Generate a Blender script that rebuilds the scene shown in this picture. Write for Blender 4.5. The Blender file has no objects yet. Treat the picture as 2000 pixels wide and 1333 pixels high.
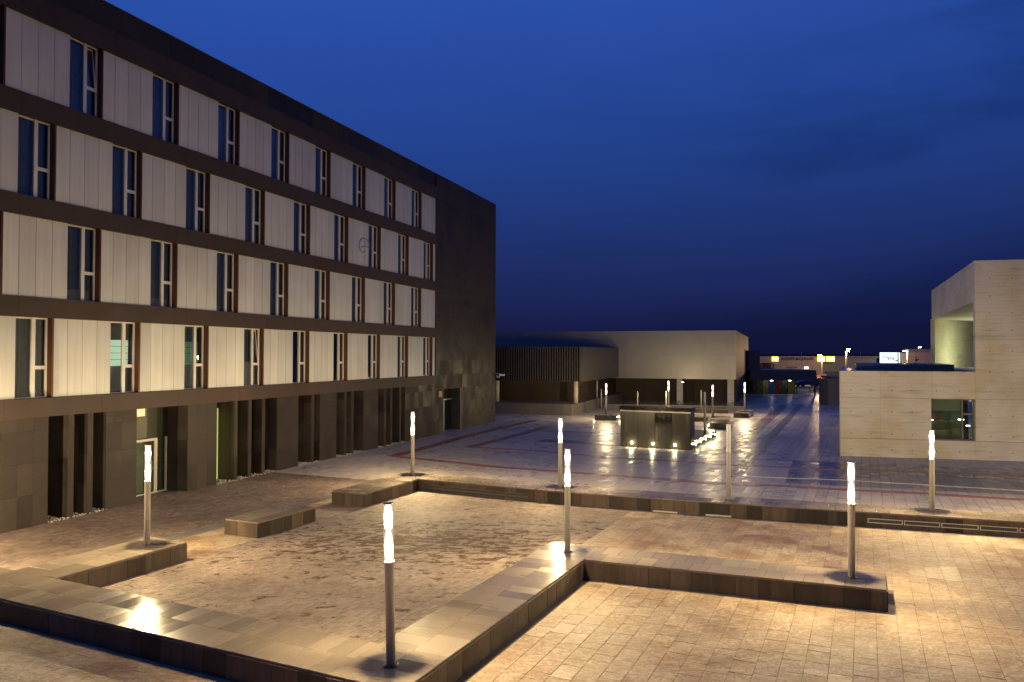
import bpy, bmesh, math, random
from mathutils import Vector, Matrix
from math import sin, cos, pi, radians
random.seed(7)
S = bpy.context.scene
COL = S.collection

# ---------------------------------------------------------------- camera
CAM_H = 5.5
cd = bpy.data.cameras.new('camera'); cam = bpy.data.objects.new('camera', cd); COL.objects.link(cam)
cd.sensor_width = 36.0; cd.lens = 1536.4 / 2000 * 36; cd.clip_start = 0.1; cd.clip_end = 3000
cam.matrix_world = Matrix.Translation((0, 0, CAM_H)) @ Matrix.Rotation(pi/2 + 0.0171, 4, 'X') @ Matrix.Rotation(0.0029, 4, 'Z')
S.camera = cam

# ---------------------------------------------------------------- view
S.view_settings.view_transform = 'Standard'; S.view_settings.look = 'None'
S.view_settings.exposure = 0.0; S.view_settings.gamma = 1.0
S.view_settings.use_curve_mapping = False
S.render.engine = 'CYCLES'
S.cycles.max_bounces = 6; S.cycles.diffuse_bounces = 3; S.cycles.glossy_bounces = 3
S.cycles.transmission_bounces = 4; S.cycles.transparent_max_bounces = 8
S.cycles.sample_clamp_indirect = 3.0; S.cycles.sample_clamp_direct = 0
S.cycles.caustics_reflective = False; S.cycles.caustics_refractive = False
S.cycles.use_denoising = True

# ---------------------------------------------------------------- dusk sky
world = bpy.data.worlds.new('World'); S.world = world; world.use_nodes = True
nt = world.node_tree; nt.nodes.clear()
def N(nt, t, **k):
    n = nt.nodes.new(t)
    for a, b in k.items():
        if a == 'inp':
            for i, v in b.items(): n.inputs[i].default_value = v
        else: setattr(n, a, b)
    return n
def ramp(nt, stops, interp='LINEAR'):
    r = nt.nodes.new('ShaderNodeValToRGB'); r.color_ramp.interpolation = interp
    e = r.color_ramp.elements
    while len(e) < len(stops): e.new(0.5)
    for i, (p, c) in enumerate(stops):
        e[i].position = p; e[i].color = (*c, 1) if len(c) == 3 else c
    return r
tc = N(nt, 'ShaderNodeTexCoord')
sep = N(nt, 'ShaderNodeSeparateXYZ'); nt.links.new(tc.outputs['Generated'], sep.inputs[0])
grad = ramp(nt, [(0.0, (.0090, .0105, .050)), (.03, (.0095, .0125, .064)), (.10, (.0142, .026, .130)), (.20, (.0160, .047, .225)),
                 (.32, (.0205, .069, .345)), (.43, (.027, .088, .430)), (.75, (.024, .075, .330)), (1.0, (.018, .055, .25))])
nt.links.new(sep.outputs['Z'], grad.inputs[0])
# a slow left-to-right fall-off of the twilight (the light is behind the left building)
azm = N(nt, 'ShaderNodeMapRange', inp={1: -1.0, 2: 1.0, 3: 1.16, 4: 0.74}); nt.links.new(sep.outputs['X'], azm.inputs[0])
mp = N(nt, 'ShaderNodeMapping'); mp.inputs['Scale'].default_value = (1.0, 1.0, 4.2); mp.inputs['Rotation'].default_value = (0.0, 0.22, 0.0)
mp.inputs['Location'].default_value = (0.35, 0.0, 0.55)
nt.links.new(tc.outputs['Generated'], mp.inputs[0])
cl = N(nt, 'ShaderNodeTexNoise', inp={'Scale': 1.9, 'Detail': 5.0, 'Roughness': .48, 'Distortion': .35}); nt.links.new(mp.outputs[0], cl.inputs['Vector'])
clr = ramp(nt, [(.42, (0, 0, 0)), (.58, (1, 1, 1))], 'EASE'); nt.links.new(cl.outputs['Fac'], clr.inputs[0])
# clouds hang mainly to the right: mask by X
cmx = N(nt, 'ShaderNodeMapRange', inp={1: .02, 2: .60, 3: .10, 4: .85}); nt.links.new(sep.outputs['X'], cmx.inputs[0])
cm = N(nt, 'ShaderNodeMath', operation='MULTIPLY'); nt.links.new(clr.outputs[0], cm.inputs[0]); nt.links.new(cmx.outputs[0], cm.inputs[1])
wz = N(nt, 'ShaderNodeMath', operation='MULTIPLY_ADD', inp={1: .30, 2: .012}); nt.links.new(sep.outputs['X'], wz.inputs[0])
wn_ = N(nt, 'ShaderNodeMath', operation='MULTIPLY_ADD', inp={1: .16, 2: -.08}); nt.links.new(cl.outputs['Fac'], wn_.inputs[0])
wa = N(nt, 'ShaderNodeMath', operation='ADD'); nt.links.new(wz.outputs[0], wa.inputs[0]); nt.links.new(wn_.outputs[0], wa.inputs[1])
wb = N(nt, 'ShaderNodeMath', operation='SUBTRACT'); nt.links.new(wa.outputs[0], wb.inputs[0]); nt.links.new(sep.outputs['Z'], wb.inputs[1])
wm = N(nt, 'ShaderNodeMapRange', interpolation_type='SMOOTHSTEP', inp={1: -.02, 2: .055, 3: 0.0, 4: .58}); nt.links.new(wb.outputs[0], wm.inputs[0])
wf = N(nt, 'ShaderNodeMapRange', interpolation_type='SMOOTHSTEP', inp={1: .0, 2: .28, 3: 0.0, 4: 1.0}); nt.links.new(sep.outputs['X'], wf.inputs[0])
wm2 = N(nt, 'ShaderNodeMath', operation='MULTIPLY'); nt.links.new(wm.outputs[0], wm2.inputs[0]); nt.links.new(wf.outputs[0], wm2.inputs[1])
cm2 = N(nt, 'ShaderNodeMath', operation='MAXIMUM'); nt.links.new(cm.outputs[0], cm2.inputs[0]); nt.links.new(wm2.outputs[0], cm2.inputs[1]); cm = cm2
sc1 = N(nt, 'ShaderNodeVectorMath', operation='SCALE'); nt.links.new(grad.outputs[0], sc1.inputs[0]); nt.links.new(azm.outputs[0], sc1.inputs['Scale'])
mx = N(nt, 'ShaderNodeMix', data_type='RGBA'); nt.links.new(cm.outputs[0], mx.inputs['Factor'])
nt.links.new(sc1.outputs[0], mx.inputs['A'])
dk = N(nt, 'ShaderNodeVectorMath', operation='MULTIPLY'); dk.inputs[1].default_value = (.46, .54, .58)
nt.links.new(sc1.outputs[0], dk.inputs[0]); nt.links.new(dk.outputs[0], mx.inputs['B'])
bg = N(nt, 'ShaderNodeBackground'); bg.inputs['Strength'].default_value = 1.0
nt.links.new(mx.outputs['Result'], bg.inputs[0])
wo = N(nt, 'ShaderNodeOutputWorld'); nt.links.new(bg.outputs[0], wo.inputs[0])

LAMP_W = 930.0        # watts of each of the two sources in a lamp column
LAMP_C = (1.0, .745, .375)

# ---------------------------------------------------------------- materials
MATS = {}
def new_mat(name):
    m = bpy.data.materials.new(name); m.use_nodes = True
    t = m.node_tree; b = t.nodes['Principled BSDF']; MATS[name] = m
    return m, t, b
def link(t, a, b): t.links.new(a, b)
def pos(t):
    g = N(t, 'ShaderNodeNewGeometry'); return g.outputs['Position']
def simple(name, col, rough=.6, metal=0.0, var=.12, scale=3.0, bump=0.0, bscale=60, spec=.5):
    m, t, b = new_mat(name)
    no = N(t, 'ShaderNodeTexNoise', inp={'Scale': scale, 'Detail': 5.0, 'Roughness': .6}); link(t, pos(t), no.inputs['Vector'])
    r = ramp(t, [(.3, tuple(c*(1-var) for c in col)), (.7, tuple(min(1, c*(1+var)) for c in col))])
    link(t, no.outputs['Fac'], r.inputs[0]); link(t, r.outputs[0], b.inputs['Base Color'])
    b.inputs['Roughness'].default_value = rough; b.inputs['Metallic'].default_value = metal
    b.inputs['Specular IOR Level'].default_value = spec
    if bump:
        n2 = N(t, 'ShaderNodeTexNoise', inp={'Scale': bscale, 'Detail': 4.0}); link(t, pos(t), n2.inputs['Vector'])
        bp = N(t, 'ShaderNodeBump', inp={'Strength': bump, 'Distance': .01}); link(t, n2.outputs['Fac'], bp.inputs['Height'])
        link(t, bp.outputs[0], b.inputs['Normal'])
    return m
def emit(name, col, strength):
    m, t, b = new_mat(name)
    b.inputs['Base Color'].default_value = (*[min(1, c) for c in col], 1)
    b.inputs['Emission Color'].default_value = (*col, 1); b.inputs['Emission Strength'].default_value = strength
    return m
def tone(t):
    """a random number of its own for every piece: the 'tone' face attribute plus the object's random"""
    a = N(t, 'ShaderNodeAttribute', attribute_name='tone'); oi = N(t, 'ShaderNodeObjectInfo')
    s = N(t, 'ShaderNodeMath', operation='ADD'); link(t, a.outputs['Fac'], s.inputs[0]); link(t, oi.outputs['Random'], s.inputs[1])
    f = N(t, 'ShaderNodeMath', operation='FRACT'); link(t, s.outputs[0], f.inputs[0]); return f.outputs[0]
def mixc(t, fac, a, b, mode='MIX'):
    m = N(t, 'ShaderNodeMix', data_type='RGBA', blend_type=mode)
    for s, v in (('Factor', fac), ('A', a), ('B', b)):
        if isinstance(v, (int, float)): m.inputs[s].default_value = v
        elif isinstance(v, tuple): m.inputs[s].default_value = (*v, 1)
        else: link(t, v, m.inputs[s])
    return m.outputs['Result']
def stone(name, c1, c2, rough=(.35, .6), stain=(.5, .55, .6), stain_amt=.5, nscale=1.2, fine=45, bump=.25, bdist=.004, streak=False, spec=.5, tvar=1.0, riven=0.0):
    """stone or concrete pavers: piece-to-piece tone, mottled grain, damp stains and fine relief"""
    m, t, b = new_mat(name)
    P = pos(t); tn = tone(t)
    r = ramp(t, [(0, c1), (1, c2)]); link(t, tn, r.inputs[0])
    col = r.outputs[0]
    if tvar < 1: col = mixc(t, tvar, tuple((a+b_)/2 for a, b_ in zip(c1, c2)), col)
    g = N(t, 'ShaderNodeTexNoise', inp={'Scale': fine, 'Detail': 6.0, 'Roughness': .7}); link(t, P, g.inputs['Vector'])
    gr = ramp(t, [(.30, (.62, .60, .58)), (.55, (1, 1, 1)), (.78, (1.0, 1.0, 1.0))]); link(t, g.outputs['Fac'], gr.inputs[0])
    col = mixc(t, .8, col, gr.outputs[0], 'MULTIPLY')
    hgt = g.outputs['Fac']
    if riven:
        mr_ = N(t, 'ShaderNodeMapping'); mr_.inputs['Rotation'].default_value = (0, 0, radians(24.2)); mr_.inputs['Scale'].default_value = (2.6, 5.2, 1); link(t, P, mr_.inputs[0])
        rv = N(t, 'ShaderNodeTexNoise', inp={'Scale': 1.3, 'Detail': 7.0, 'Roughness': .66, 'Distortion': 1.2}); link(t, mr_.outputs[0], rv.inputs['Vector'])
        ab = N(t, 'ShaderNodeMath', operation='SUBTRACT', inp={1: .5}); link(t, rv.outputs['Fac'], ab.inputs[0])
        ab2 = N(t, 'ShaderNodeMath', operation='ABSOLUTE'); link(t, ab.outputs[0], ab2.inputs[0])
        rvr = ramp(t, [(0.0, (.52, .42, .34)), (.025, (.78, .70, .62)), (.075, (1, 1, 1))]); link(t, ab2.outputs[0], rvr.inputs[0])
        col = mixc(t, riven, col, rvr.outputs[0], 'MULTIPLY')
        ha = N(t, 'ShaderNodeMath', operation='MULTIPLY_ADD', inp={1: 1.6}); link(t, rv.outputs['Fac'], ha.inputs[0]); link(t, g.outputs['Fac'], ha.inputs[2]); hgt = ha.outputs[0]
    mpn = N(t, 'ShaderNodeMapping'); link(t, P, mpn.inputs[0])
    if streak: mpn.inputs['Scale'].default_value = (5.0, 5.0, .5)
    s = N(t, 'ShaderNodeTexNoise', inp={'Scale': nscale, 'Detail': 7.0, 'Roughness': .62, 'Distortion': .6}); link(t, mpn.outputs[0], s.inputs['Vector'])
    sr = ramp(t, [(.44, (0, 0, 0)), (.66, (1, 1, 1))]); link(t, s.outputs['Fac'], sr.inputs[0])
    sm = N(t, 'ShaderNodeMath', operation='MULTIPLY', inp={1: stain_amt}); link(t, sr.outputs[0], sm.inputs[0])
    col = mixc(t, sm.outputs[0], col, mixc(t, 1.0, col, stain, 'MULTIPLY'))
    link(t, col, b.inputs['Base Color'])
    rr = N(t, 'ShaderNodeMapRange', inp={1: .35, 2: .7, 3: rough[1], 4: rough[0]}); link(t, s.outputs['Fac'], rr.inputs[0])
    ra = N(t, 'ShaderNodeMath', operation='MULTIPLY_ADD', inp={1: .22, 2: -.11}); link(t, tn, ra.inputs[0])
    rb = N(t, 'ShaderNodeMath', operation='ADD'); link(t, rr.outputs[0], rb.inputs[0]); link(t, ra.outputs[0], rb.inputs[1])
    link(t, rb.outputs[0], b.inputs['Roughness']); b.inputs['Specular IOR Level'].default_value = spec
    bp = N(t, 'ShaderNodeBump', inp={'Strength': bump, 'Distance': bdist}); link(t, hgt, bp.inputs['Height'])
    link(t, bp.outputs[0], b.inputs['Normal'])
    return m

M_BASALT = stone('basalt_cladding', (.024, .018, .017), (.050, .038, .034), rough=(.5, .7), stain_amt=.7, nscale=1.0, fine=22, bump=.15, streak=False, spec=.3)
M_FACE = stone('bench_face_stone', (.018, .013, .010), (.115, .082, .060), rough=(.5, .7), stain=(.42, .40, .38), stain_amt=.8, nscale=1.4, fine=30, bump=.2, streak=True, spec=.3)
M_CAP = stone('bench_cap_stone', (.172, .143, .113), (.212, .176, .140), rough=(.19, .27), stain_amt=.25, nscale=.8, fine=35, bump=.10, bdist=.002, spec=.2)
M_SLAB = stone('beige_paving', (.40, .32, .225), (.50, .415, .30), rough=(.5, .75), stain=(.62, .49, .37), stain_amt=.95, nscale=.62, fine=24, bump=.9, bdist=.012, riven=.95)
M_SLABP = stone('plaza_paving', (.37, .33, .305), (.49, .435, .395), rough=(.27, .50), stain=(.75, .72, .74), stain_amt=.5, nscale=.35, fine=16, bump=.3, bdist=.006, spec=.26)
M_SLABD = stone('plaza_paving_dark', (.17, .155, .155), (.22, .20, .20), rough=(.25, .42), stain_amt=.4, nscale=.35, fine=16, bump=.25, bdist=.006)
M_SETTL = stone('walkway_setts', (.14, .105, .09), (.205, .155, .13), rough=(.45, .65), stain=(.7, .66, .66), stain_amt=.6, nscale=.5, fine=26, bump=.4, bdist=.005)
M_RED = stone('red_brick_pavers', (.22, .10, .075), (.29, .14, .105), rough=(.3, .5), stain_amt=.4, nscale=.6, fine=20, bump=.3)
M_BROWN = stone('brown_pavers', (.16, .10, .085), (.21, .13, .105), rough=(.3, .5), stain_amt=.4, nscale=.6, fine=20, bump=.3)
M_GREYB = stone('grey_band_pavers', (.14, .135, .12), (.18, .17, .15), rough=(.35, .5), stain_amt=.3, nscale=.6, fine=20, bump=.3)
M_JOINT = simple('joint_sand', (.12, .09, .068), .9, var=.3, scale=9)
M_ASPH = simple('asphalt', (.045, .045, .050), .8, var=.2, scale=1.5, bump=.3)
M_GRAVEL = stone('gravel_pebbles', (.30, .27, .23), (.55, .50, .44), rough=(.6, .8), stain_amt=.2)

# setts of the basin with the damp, footprint-like blotches in the middle
m, t, b = new_mat('basin_setts'); M_SETT = m
P = pos(t); tn = tone(t)
r = ramp(t, [(0, (.265, .213, .168)), (1, (.37, .30, .24))]); link(t, tn, r.inputs[0])
g = N(t, 'ShaderNodeTexNoise', inp={'Scale': 30.0, 'Detail': 5.0}); link(t, P, g.inputs['Vector'])
gr = ramp(t, [(.3, (.6, .6, .6)), (.6, (1, 1, 1))]); link(t, g.outputs['Fac'], gr.inputs[0])
col = mixc(t, .8, r.outputs[0], gr.outputs[0], 'MULTIPLY')
mpn = N(t, 'ShaderNodeMapping'); mpn.inputs['Rotation'].default_value = (0, 0, radians(24)); mpn.inputs['Scale'].default_value = (1.5, 2.6, 1)
link(t, P, mpn.inputs[0])
s = N(t, 'ShaderNodeTexNoise', inp={'Scale': 1.35, 'Detail': 8.0, 'Roughness': .72, 'Distortion': .8}); link(t, mpn.outputs[0], s.inputs['Vector'])
sp = N(t, 'ShaderNodeSeparateXYZ'); link(t, P, sp.inputs[0])
# elongated damp zone around (-1.0, 23.0)
ds = N(t, 'ShaderNodeVectorMath', operation='SUBTRACT'); ds.inputs[1].default_value = (-2.5, 23.1, 0); link(t, P, ds.inputs[0])
dm = N(t, 'ShaderNodeVectorMath', operation='MULTIPLY'); dm.inputs[1].default_value = (.20, .38, 0); link(t, ds.outputs[0], dm.inputs[0])
dl = N(t, 'ShaderNodeVectorMath', operation='LENGTH'); link(t, dm.outputs[0], dl.inputs[0])
dz = N(t, 'ShaderNodeMapRange', inp={1: 0.0, 2: 1.6, 3: .125, 4: -.02}); link(t, dl.outputs['Value'], dz.inputs[0])
sa = N(t, 'ShaderNodeMath', operation='ADD'); link(t, s.outputs['Fac'], sa.inputs[0]); link(t, dz.outputs[0], sa.inputs[1])
sr = ramp(t, [(.565, (0, 0, 0)), (.60, (1, 1, 1))]); link(t, sa.outputs[0], sr.inputs[0])
col = mixc(t, sr.outputs[0], col, (.085, .048, .03))
s2 = N(t, 'ShaderNodeTexNoise', inp={'Scale': .5, 'Detail': 4.0}); link(t, P, s2.inputs['Vector'])
s2r = ramp(t, [(.35, (.74, .70, .68)), (.65, (1, 1, 1))]); link(t, s2.outputs['Fac'], s2r.inputs[0])
col = mixc(t, 1.0, col, s2r.outputs[0], 'MULTIPLY')
link(t, col, b.inputs['Base Color']); b.inputs['Roughness'].default_value = .75; b.inputs['Specular IOR Level'].default_value = .25
bp = N(t, 'ShaderNodeBump', inp={'Strength': .5, 'Distance': .006}); link(t, g.outputs['Fac'], bp.inputs['Height']); link(t, bp.outputs[0], b.inputs['Normal'])

# board-marked fair-faced concrete
m, t, b = new_mat('board_marked_concrete'); M_CONC = m
P = pos(t); tn = tone(t)
r = ramp(t, [(0, (.60, .56, .46)), (1, (.67, .625, .51))]); link(t, tn, r.inputs[0])
mpn = N(t, 'ShaderNodeMapping'); mpn.inputs['Scale'].default_value = (.35, .35, 3.2); link(t, P, mpn.inputs[0])
s = N(t, 'ShaderNodeTexNoise', inp={'Scale': 1.6, 'Detail': 8.0, 'Roughness': .65, 'Distortion': .5}); link(t, mpn.outputs[0], s.inputs['Vector'])
sr = ramp(t, [(.32, (.72, .69, .64)), (.5, (1, 1, 1)), (.7, (.90, .88, .82))]); link(t, s.outputs['Fac'], sr.inputs[0])
col = mixc(t, .9, r.outputs[0], sr.outputs[0], 'MULTIPLY')
wv = N(t, 'ShaderNodeTexWave', wave_type='BANDS', bands_direction='Z', inp={'Scale': 1.65, 'Distortion': .6, 'Detail': 3.0, 'Detail Scale': .6}); link(t, P, wv.inputs['Vector'])
wr = ramp(t, [(0.0, (.80, .78, .74)), (.07, (1, 1, 1))]); link(t, wv.outputs['Fac'], wr.inputs[0])
col = mixc(t, .35, col, wr.outputs[0], 'MULTIPLY')
s3 = N(t, 'ShaderNodeTexNoise', inp={'Scale': .55, 'Detail': 5.0}); link(t, P, s3.inputs['Vector'])
s3r = ramp(t, [(.4, (.86, .80, .64)), (.6, (1, 1, 1))]); link(t, s3.outputs['Fac'], s3r.inputs[0])
col = mixc(t, .8, col, s3r.outputs[0], 'MULTIPLY')
link(t, col, b.inputs['Base Color']); b.inputs['Roughness'].default_value = .7
g = N(t, 'ShaderNodeTexNoise', inp={'Scale': 12.0, 'Detail': 6.0}); link(t, P, g.inputs['Vector'])
bp = N(t, 'ShaderNodeBump', inp={'Strength': .3, 'Distance': .01}); link(t, g.outputs['Fac'], bp.inputs['Height']); link(t, bp.outputs[0], b.inputs['Normal'])

# pale profiled facade panels
m, t, b = new_mat('pale_facade_panel'); M_PANEL = m
P = pos(t); tn = tone(t)
r = ramp(t, [(0, (.54, .55, .54)), (1, (.63, .64, .625))]); link(t, tn, r.inputs[0])
mpn = N(t, 'ShaderNodeMapping'); mpn.inputs['Scale'].default_value = (9, 9, .25); link(t, P, mpn.inputs[0])
s = N(t, 'ShaderNodeTexNoise', inp={'Scale': 1.0, 'Detail': 4.0}); link(t, mpn.outputs[0], s.inputs['Vector'])
sr = ramp(t, [(.35, (.90, .89, .87)), (.65, (1, 1, 1))]); link(t, s.outputs['Fac'], sr.inputs[0])
s4 = N(t, 'ShaderNodeTexNoise', inp={'Scale': .8, 'Detail': 3.0}); link(t, P, s4.inputs['Vector'])
s4r = ramp(t, [(.35, (.93, .92, .90)), (.65, (1, 1, 1))]); link(t, s4.outputs['Fac'], s4r.inputs[0])
col = mixc(t, 1.0, mixc(t, .8, r.outputs[0], sr.outputs[0], 'MULTIPLY'), s4r.outputs[0], 'MULTIPLY')
link(t, col, b.inputs['Base Color'])
b.inputs['Roughness'].default_value = .38; b.inputs['Specular IOR Level'].default_value = .35

M_BAND = simple('bronze_metal_band', (.060, .043, .038), .55, var=.10, scale=1.2, spec=.15)
M_COPPER = simple('copper_reveal', (.07, .024, .010), .45, metal=.2, var=.15, scale=4)
M_FRAME = simple('white_window_frame', (.62, .60, .58), .4, var=.05)
M_DARK = simple('dark_interior', (.02, .019, .02), .8, var=.3, scale=1)
M_CURT = simple('grey_curtain', (.17, .165, .18), .85, var=.15, scale=6)
M_STEEL = simple('brushed_steel', (.46, .43, .40), .40, metal=.25, var=.12, scale=14)
M_STEELD = simple('dark_steel', (.10, .095, .09), .45, metal=.5, var=.15, scale=8)
M_HALL = simple('pale_metal_cladding', (.215, .21, .20), .36, metal=.3, var=.05, scale=.8)
M_HALLS = simple('darkened_hall_side', (.04, .04, .045), .55, metal=.0, var=.05, scale=.8, spec=.12)  # side sheets darkened in colour to keep the lamp glare off them
M_RIB = simple('ribbed_dark_metal', (.065, .057, .056), .5, metal=.1, var=.1, scale=1)
M_ROOF = simple('roof_membrane_blue_grey', (.14, .17, .20), .35, var=.15, scale=.4)
M_WALLD = simple('dark_back_wall', (.05, .035, .026), .7, var=.2, scale=.6)
M_PLINTH = stone('plinth_stone', (.13, .115, .10), (.19, .165, .14), rough=(.5, .7), stain_amt=.35, streak=True)
M_BLACKS = stone('black_granite', (.014, .013, .011), (.026, .023, .018), rough=(.08, .2), stain=(1.6, 1.5, 1.2), stain_amt=.5, nscale=1.4, fine=30, bump=.12, streak=True)
M_WATER = simple('dark_water', (.05, .045, .045), .06, var=.1, scale=1, bump=.1, bscale=5)
M_WHITE = simple('white_plastic', (.75, .75, .76), .35, var=.03)
M_BLACK = simple('black_rubber', (.02, .02, .02), .6)
M_PLANT = simple('low_planting', (.05, .045, .025), .8, var=.5, scale=9)
M_SHRUB = simple('shrub_leaves', (.05, .09, .025), .7, var=.4, scale=9)
M_WAREH = simple('warehouse_panel', (.30, .245, .225), .6, var=.1, scale=.2)
M_WAREG = simple('warehouse_grey_panel', (.16, .165, .18), .6, var=.1, scale=.2)
M_TEXTD = simple('dark_sign_lettering', (.03, .022, .03), .6)
M_TEXTR = simple('rust_red_lettering', (.16, .035, .015), .6)
M_GREEN = simple('green_roof_edge', (.02, .06, .055), .6)
for nm, c in (('door_paint_brown', (.07, .02, .012)), ('door_paint_green', (.045, .07, .012)), ('door_paint_olive', (.14, .13, .012)), ('door_paint_blue', (.01, .05, .15)),
              ('door_paint_red', (.15, .006, .012)), ('door_paint_dark_green', (.02, .045, .012)), ('car_paint_dark', (.03, .035, .06)), ('car_paint_grey', (.12, .12, .14))):
    simple(nm, c, .5 if 'door' in nm else .25, var=.05)

# thin clear glazing (reflects the sky, shows the curtain behind)
def glazing(name, refl_rough, tint, body):
    m, t, b = new_mat(name); t.nodes.remove(b)
    out = [n for n in t.nodes if n.type == 'OUTPUT_MATERIAL'][0]
    tr = N(t, 'ShaderNodeBsdfTransparent'); tr.inputs[0].default_value = (*tint, 1)
    gl = N(t, 'ShaderNodeBsdfGlossy'); gl.inputs['Roughness'].default_value = refl_rough; gl.inputs['Color'].default_value = (.9, .95, 1, 1)
    lwt = N(t, 'ShaderNodeLayerWeight', inp={'Blend': .5}); fr = N(t, 'ShaderNodeMath', operation='POWER', inp={1: 3.0}); link(t, lwt.outputs['Facing'], fr.inputs[0]); nz = N(t, 'ShaderNodeTexNoise', inp={'Scale': .9, 'Detail': 1.0})
    link(t, pos(t), nz.inputs['Vector'])
    bp = N(t, 'ShaderNodeBump', inp={'Strength': .25, 'Distance': .02}); link(t, nz.outputs['Fac'], bp.inputs['Height'])
    link(t, bp.outputs[0], gl.inputs['Normal'])
    mu = N(t, 'ShaderNodeMath', operation='MULTIPLY_ADD', inp={1: .8, 2: body}); link(t, fr.outputs[0], mu.inputs[0])
    mxs = N(t, 'ShaderNodeMixShader'); link(t, mu.outputs[0], mxs.inputs[0]); link(t, tr.outputs[0], mxs.inputs[1]); link(t, gl.outputs[0], mxs.inputs[2])
    link(t, mxs.outputs[0], out.inputs[0]); return m
M_GLASS = glazing('window_glass', .02, (.74, .80, .80), .09)
M_GLASS2 = glazing('clear_glass', .02, (.85, .9, .85), .04)

# the glowing diffuser tube of the lamp columns: brightest round its two sources, so it reads as an hourglass
m, t, b = new_mat('lit_diffuser_tube'); M_TUBE = m; t.nodes.remove(b)
out = [n for n in t.nodes if n.type == 'OUTPUT_MATERIAL'][0]
tcx = N(t, 'ShaderNodeTexCoord'); sx = N(t, 'ShaderNodeSeparateXYZ'); link(t, tcx.outputs['Object'], sx.inputs[0])
cr = ramp(t, [(0, (.45, .45, .45)), (.14, (.9, .9, .9)), (.27, (1, 1, 1)), (.42, (.6, .6, .6)), (.53, (.28, .28, .28)), (.66, (.7, .7, .7)), (.80, (1, 1, 1)), (.93, (.55, .55, .55)), (1, (.3, .3, .3))])
mr = N(t, 'ShaderNodeMapRange', inp={1: 2.155 - .48, 2: 3.08 - .48, 3: 0.0, 4: 1.0}); link(t, sx.outputs['Z'], mr.inputs[0]); link(t, mr.outputs[0], cr.inputs[0])
em = N(t, 'ShaderNodeEmission'); em.inputs[0].default_value = (1, .84, .60, 1)
lw = N(t, 'ShaderNodeLayerWeight', inp={'Blend': .5})
pw = N(t, 'ShaderNodeMath', operation='MULTIPLY', inp={1: 1.45}); link(t, lw.outputs['Facing'], pw.inputs[0])
iv = N(t, 'ShaderNodeMath', operation='MULTIPLY_ADD', inp={1: -1.0}); link(t, pw.outputs[0], iv.inputs[0]); link(t, cr.outputs[0], iv.inputs[2])
mxm = N(t, 'ShaderNodeMath', operation='MAXIMUM', inp={1: .035}); link(t, iv.outputs[0], mxm.inputs[0])
mu = N(t, 'ShaderNodeMath', operation='MULTIPLY', inp={1: 26.0}); link(t, mxm.outputs[0], mu.inputs[0]); link(t, mu.outputs[0], em.inputs[1])
tr = N(t, 'ShaderNodeBsdfTransparent'); ms = N(t, 'ShaderNodeMixShader', inp={0: .22}); link(t, tr.outputs[0], ms.inputs[1]); link(t, em.outputs[0], ms.inputs[2]); link(t, ms.outputs[0], out.inputs[0])

M_SPOT = emit('spot_lens', (1.0, .92, .50), 60.0)
M_YEL = emit('lit_yellow_sign', (1.0, .78, .03), 1.15)
M_SIGNW = emit('lit_white_sign', (.72, 1.0, .97), 1.35)
M_WLET = emit('lit_white_letter', (1.0, 1.0, .8), 1.6)
M_SODIUM = emit('street_lamp_lens', (1.0, .75, .38), 60.0)
M_WWHITE = emit('small_white_light', (1.0, .95, .85), 8.0)
M_ORANGE = emit('orange_lit_window', (1.0, .22, .04), .16)
M_GREENROOM = emit('lit_room_green', (.62, .66, .20), .9)
M_BLIND = emit('lit_blind', (.72, .88, .66), .95)
M_BLIND2 = emit('lit_blind_dim', (.30, .45, .30), .20)
M_SOFFIT = emit('lit_soffit_panel', (1.0, .72, .45), .42)
M_LOBBY = simple('lobby_wall', (.13, .13, .105), .6)
M_CAR_L = emit('car_headlight', (1.0, 1.0, .8), 3.0)

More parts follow.
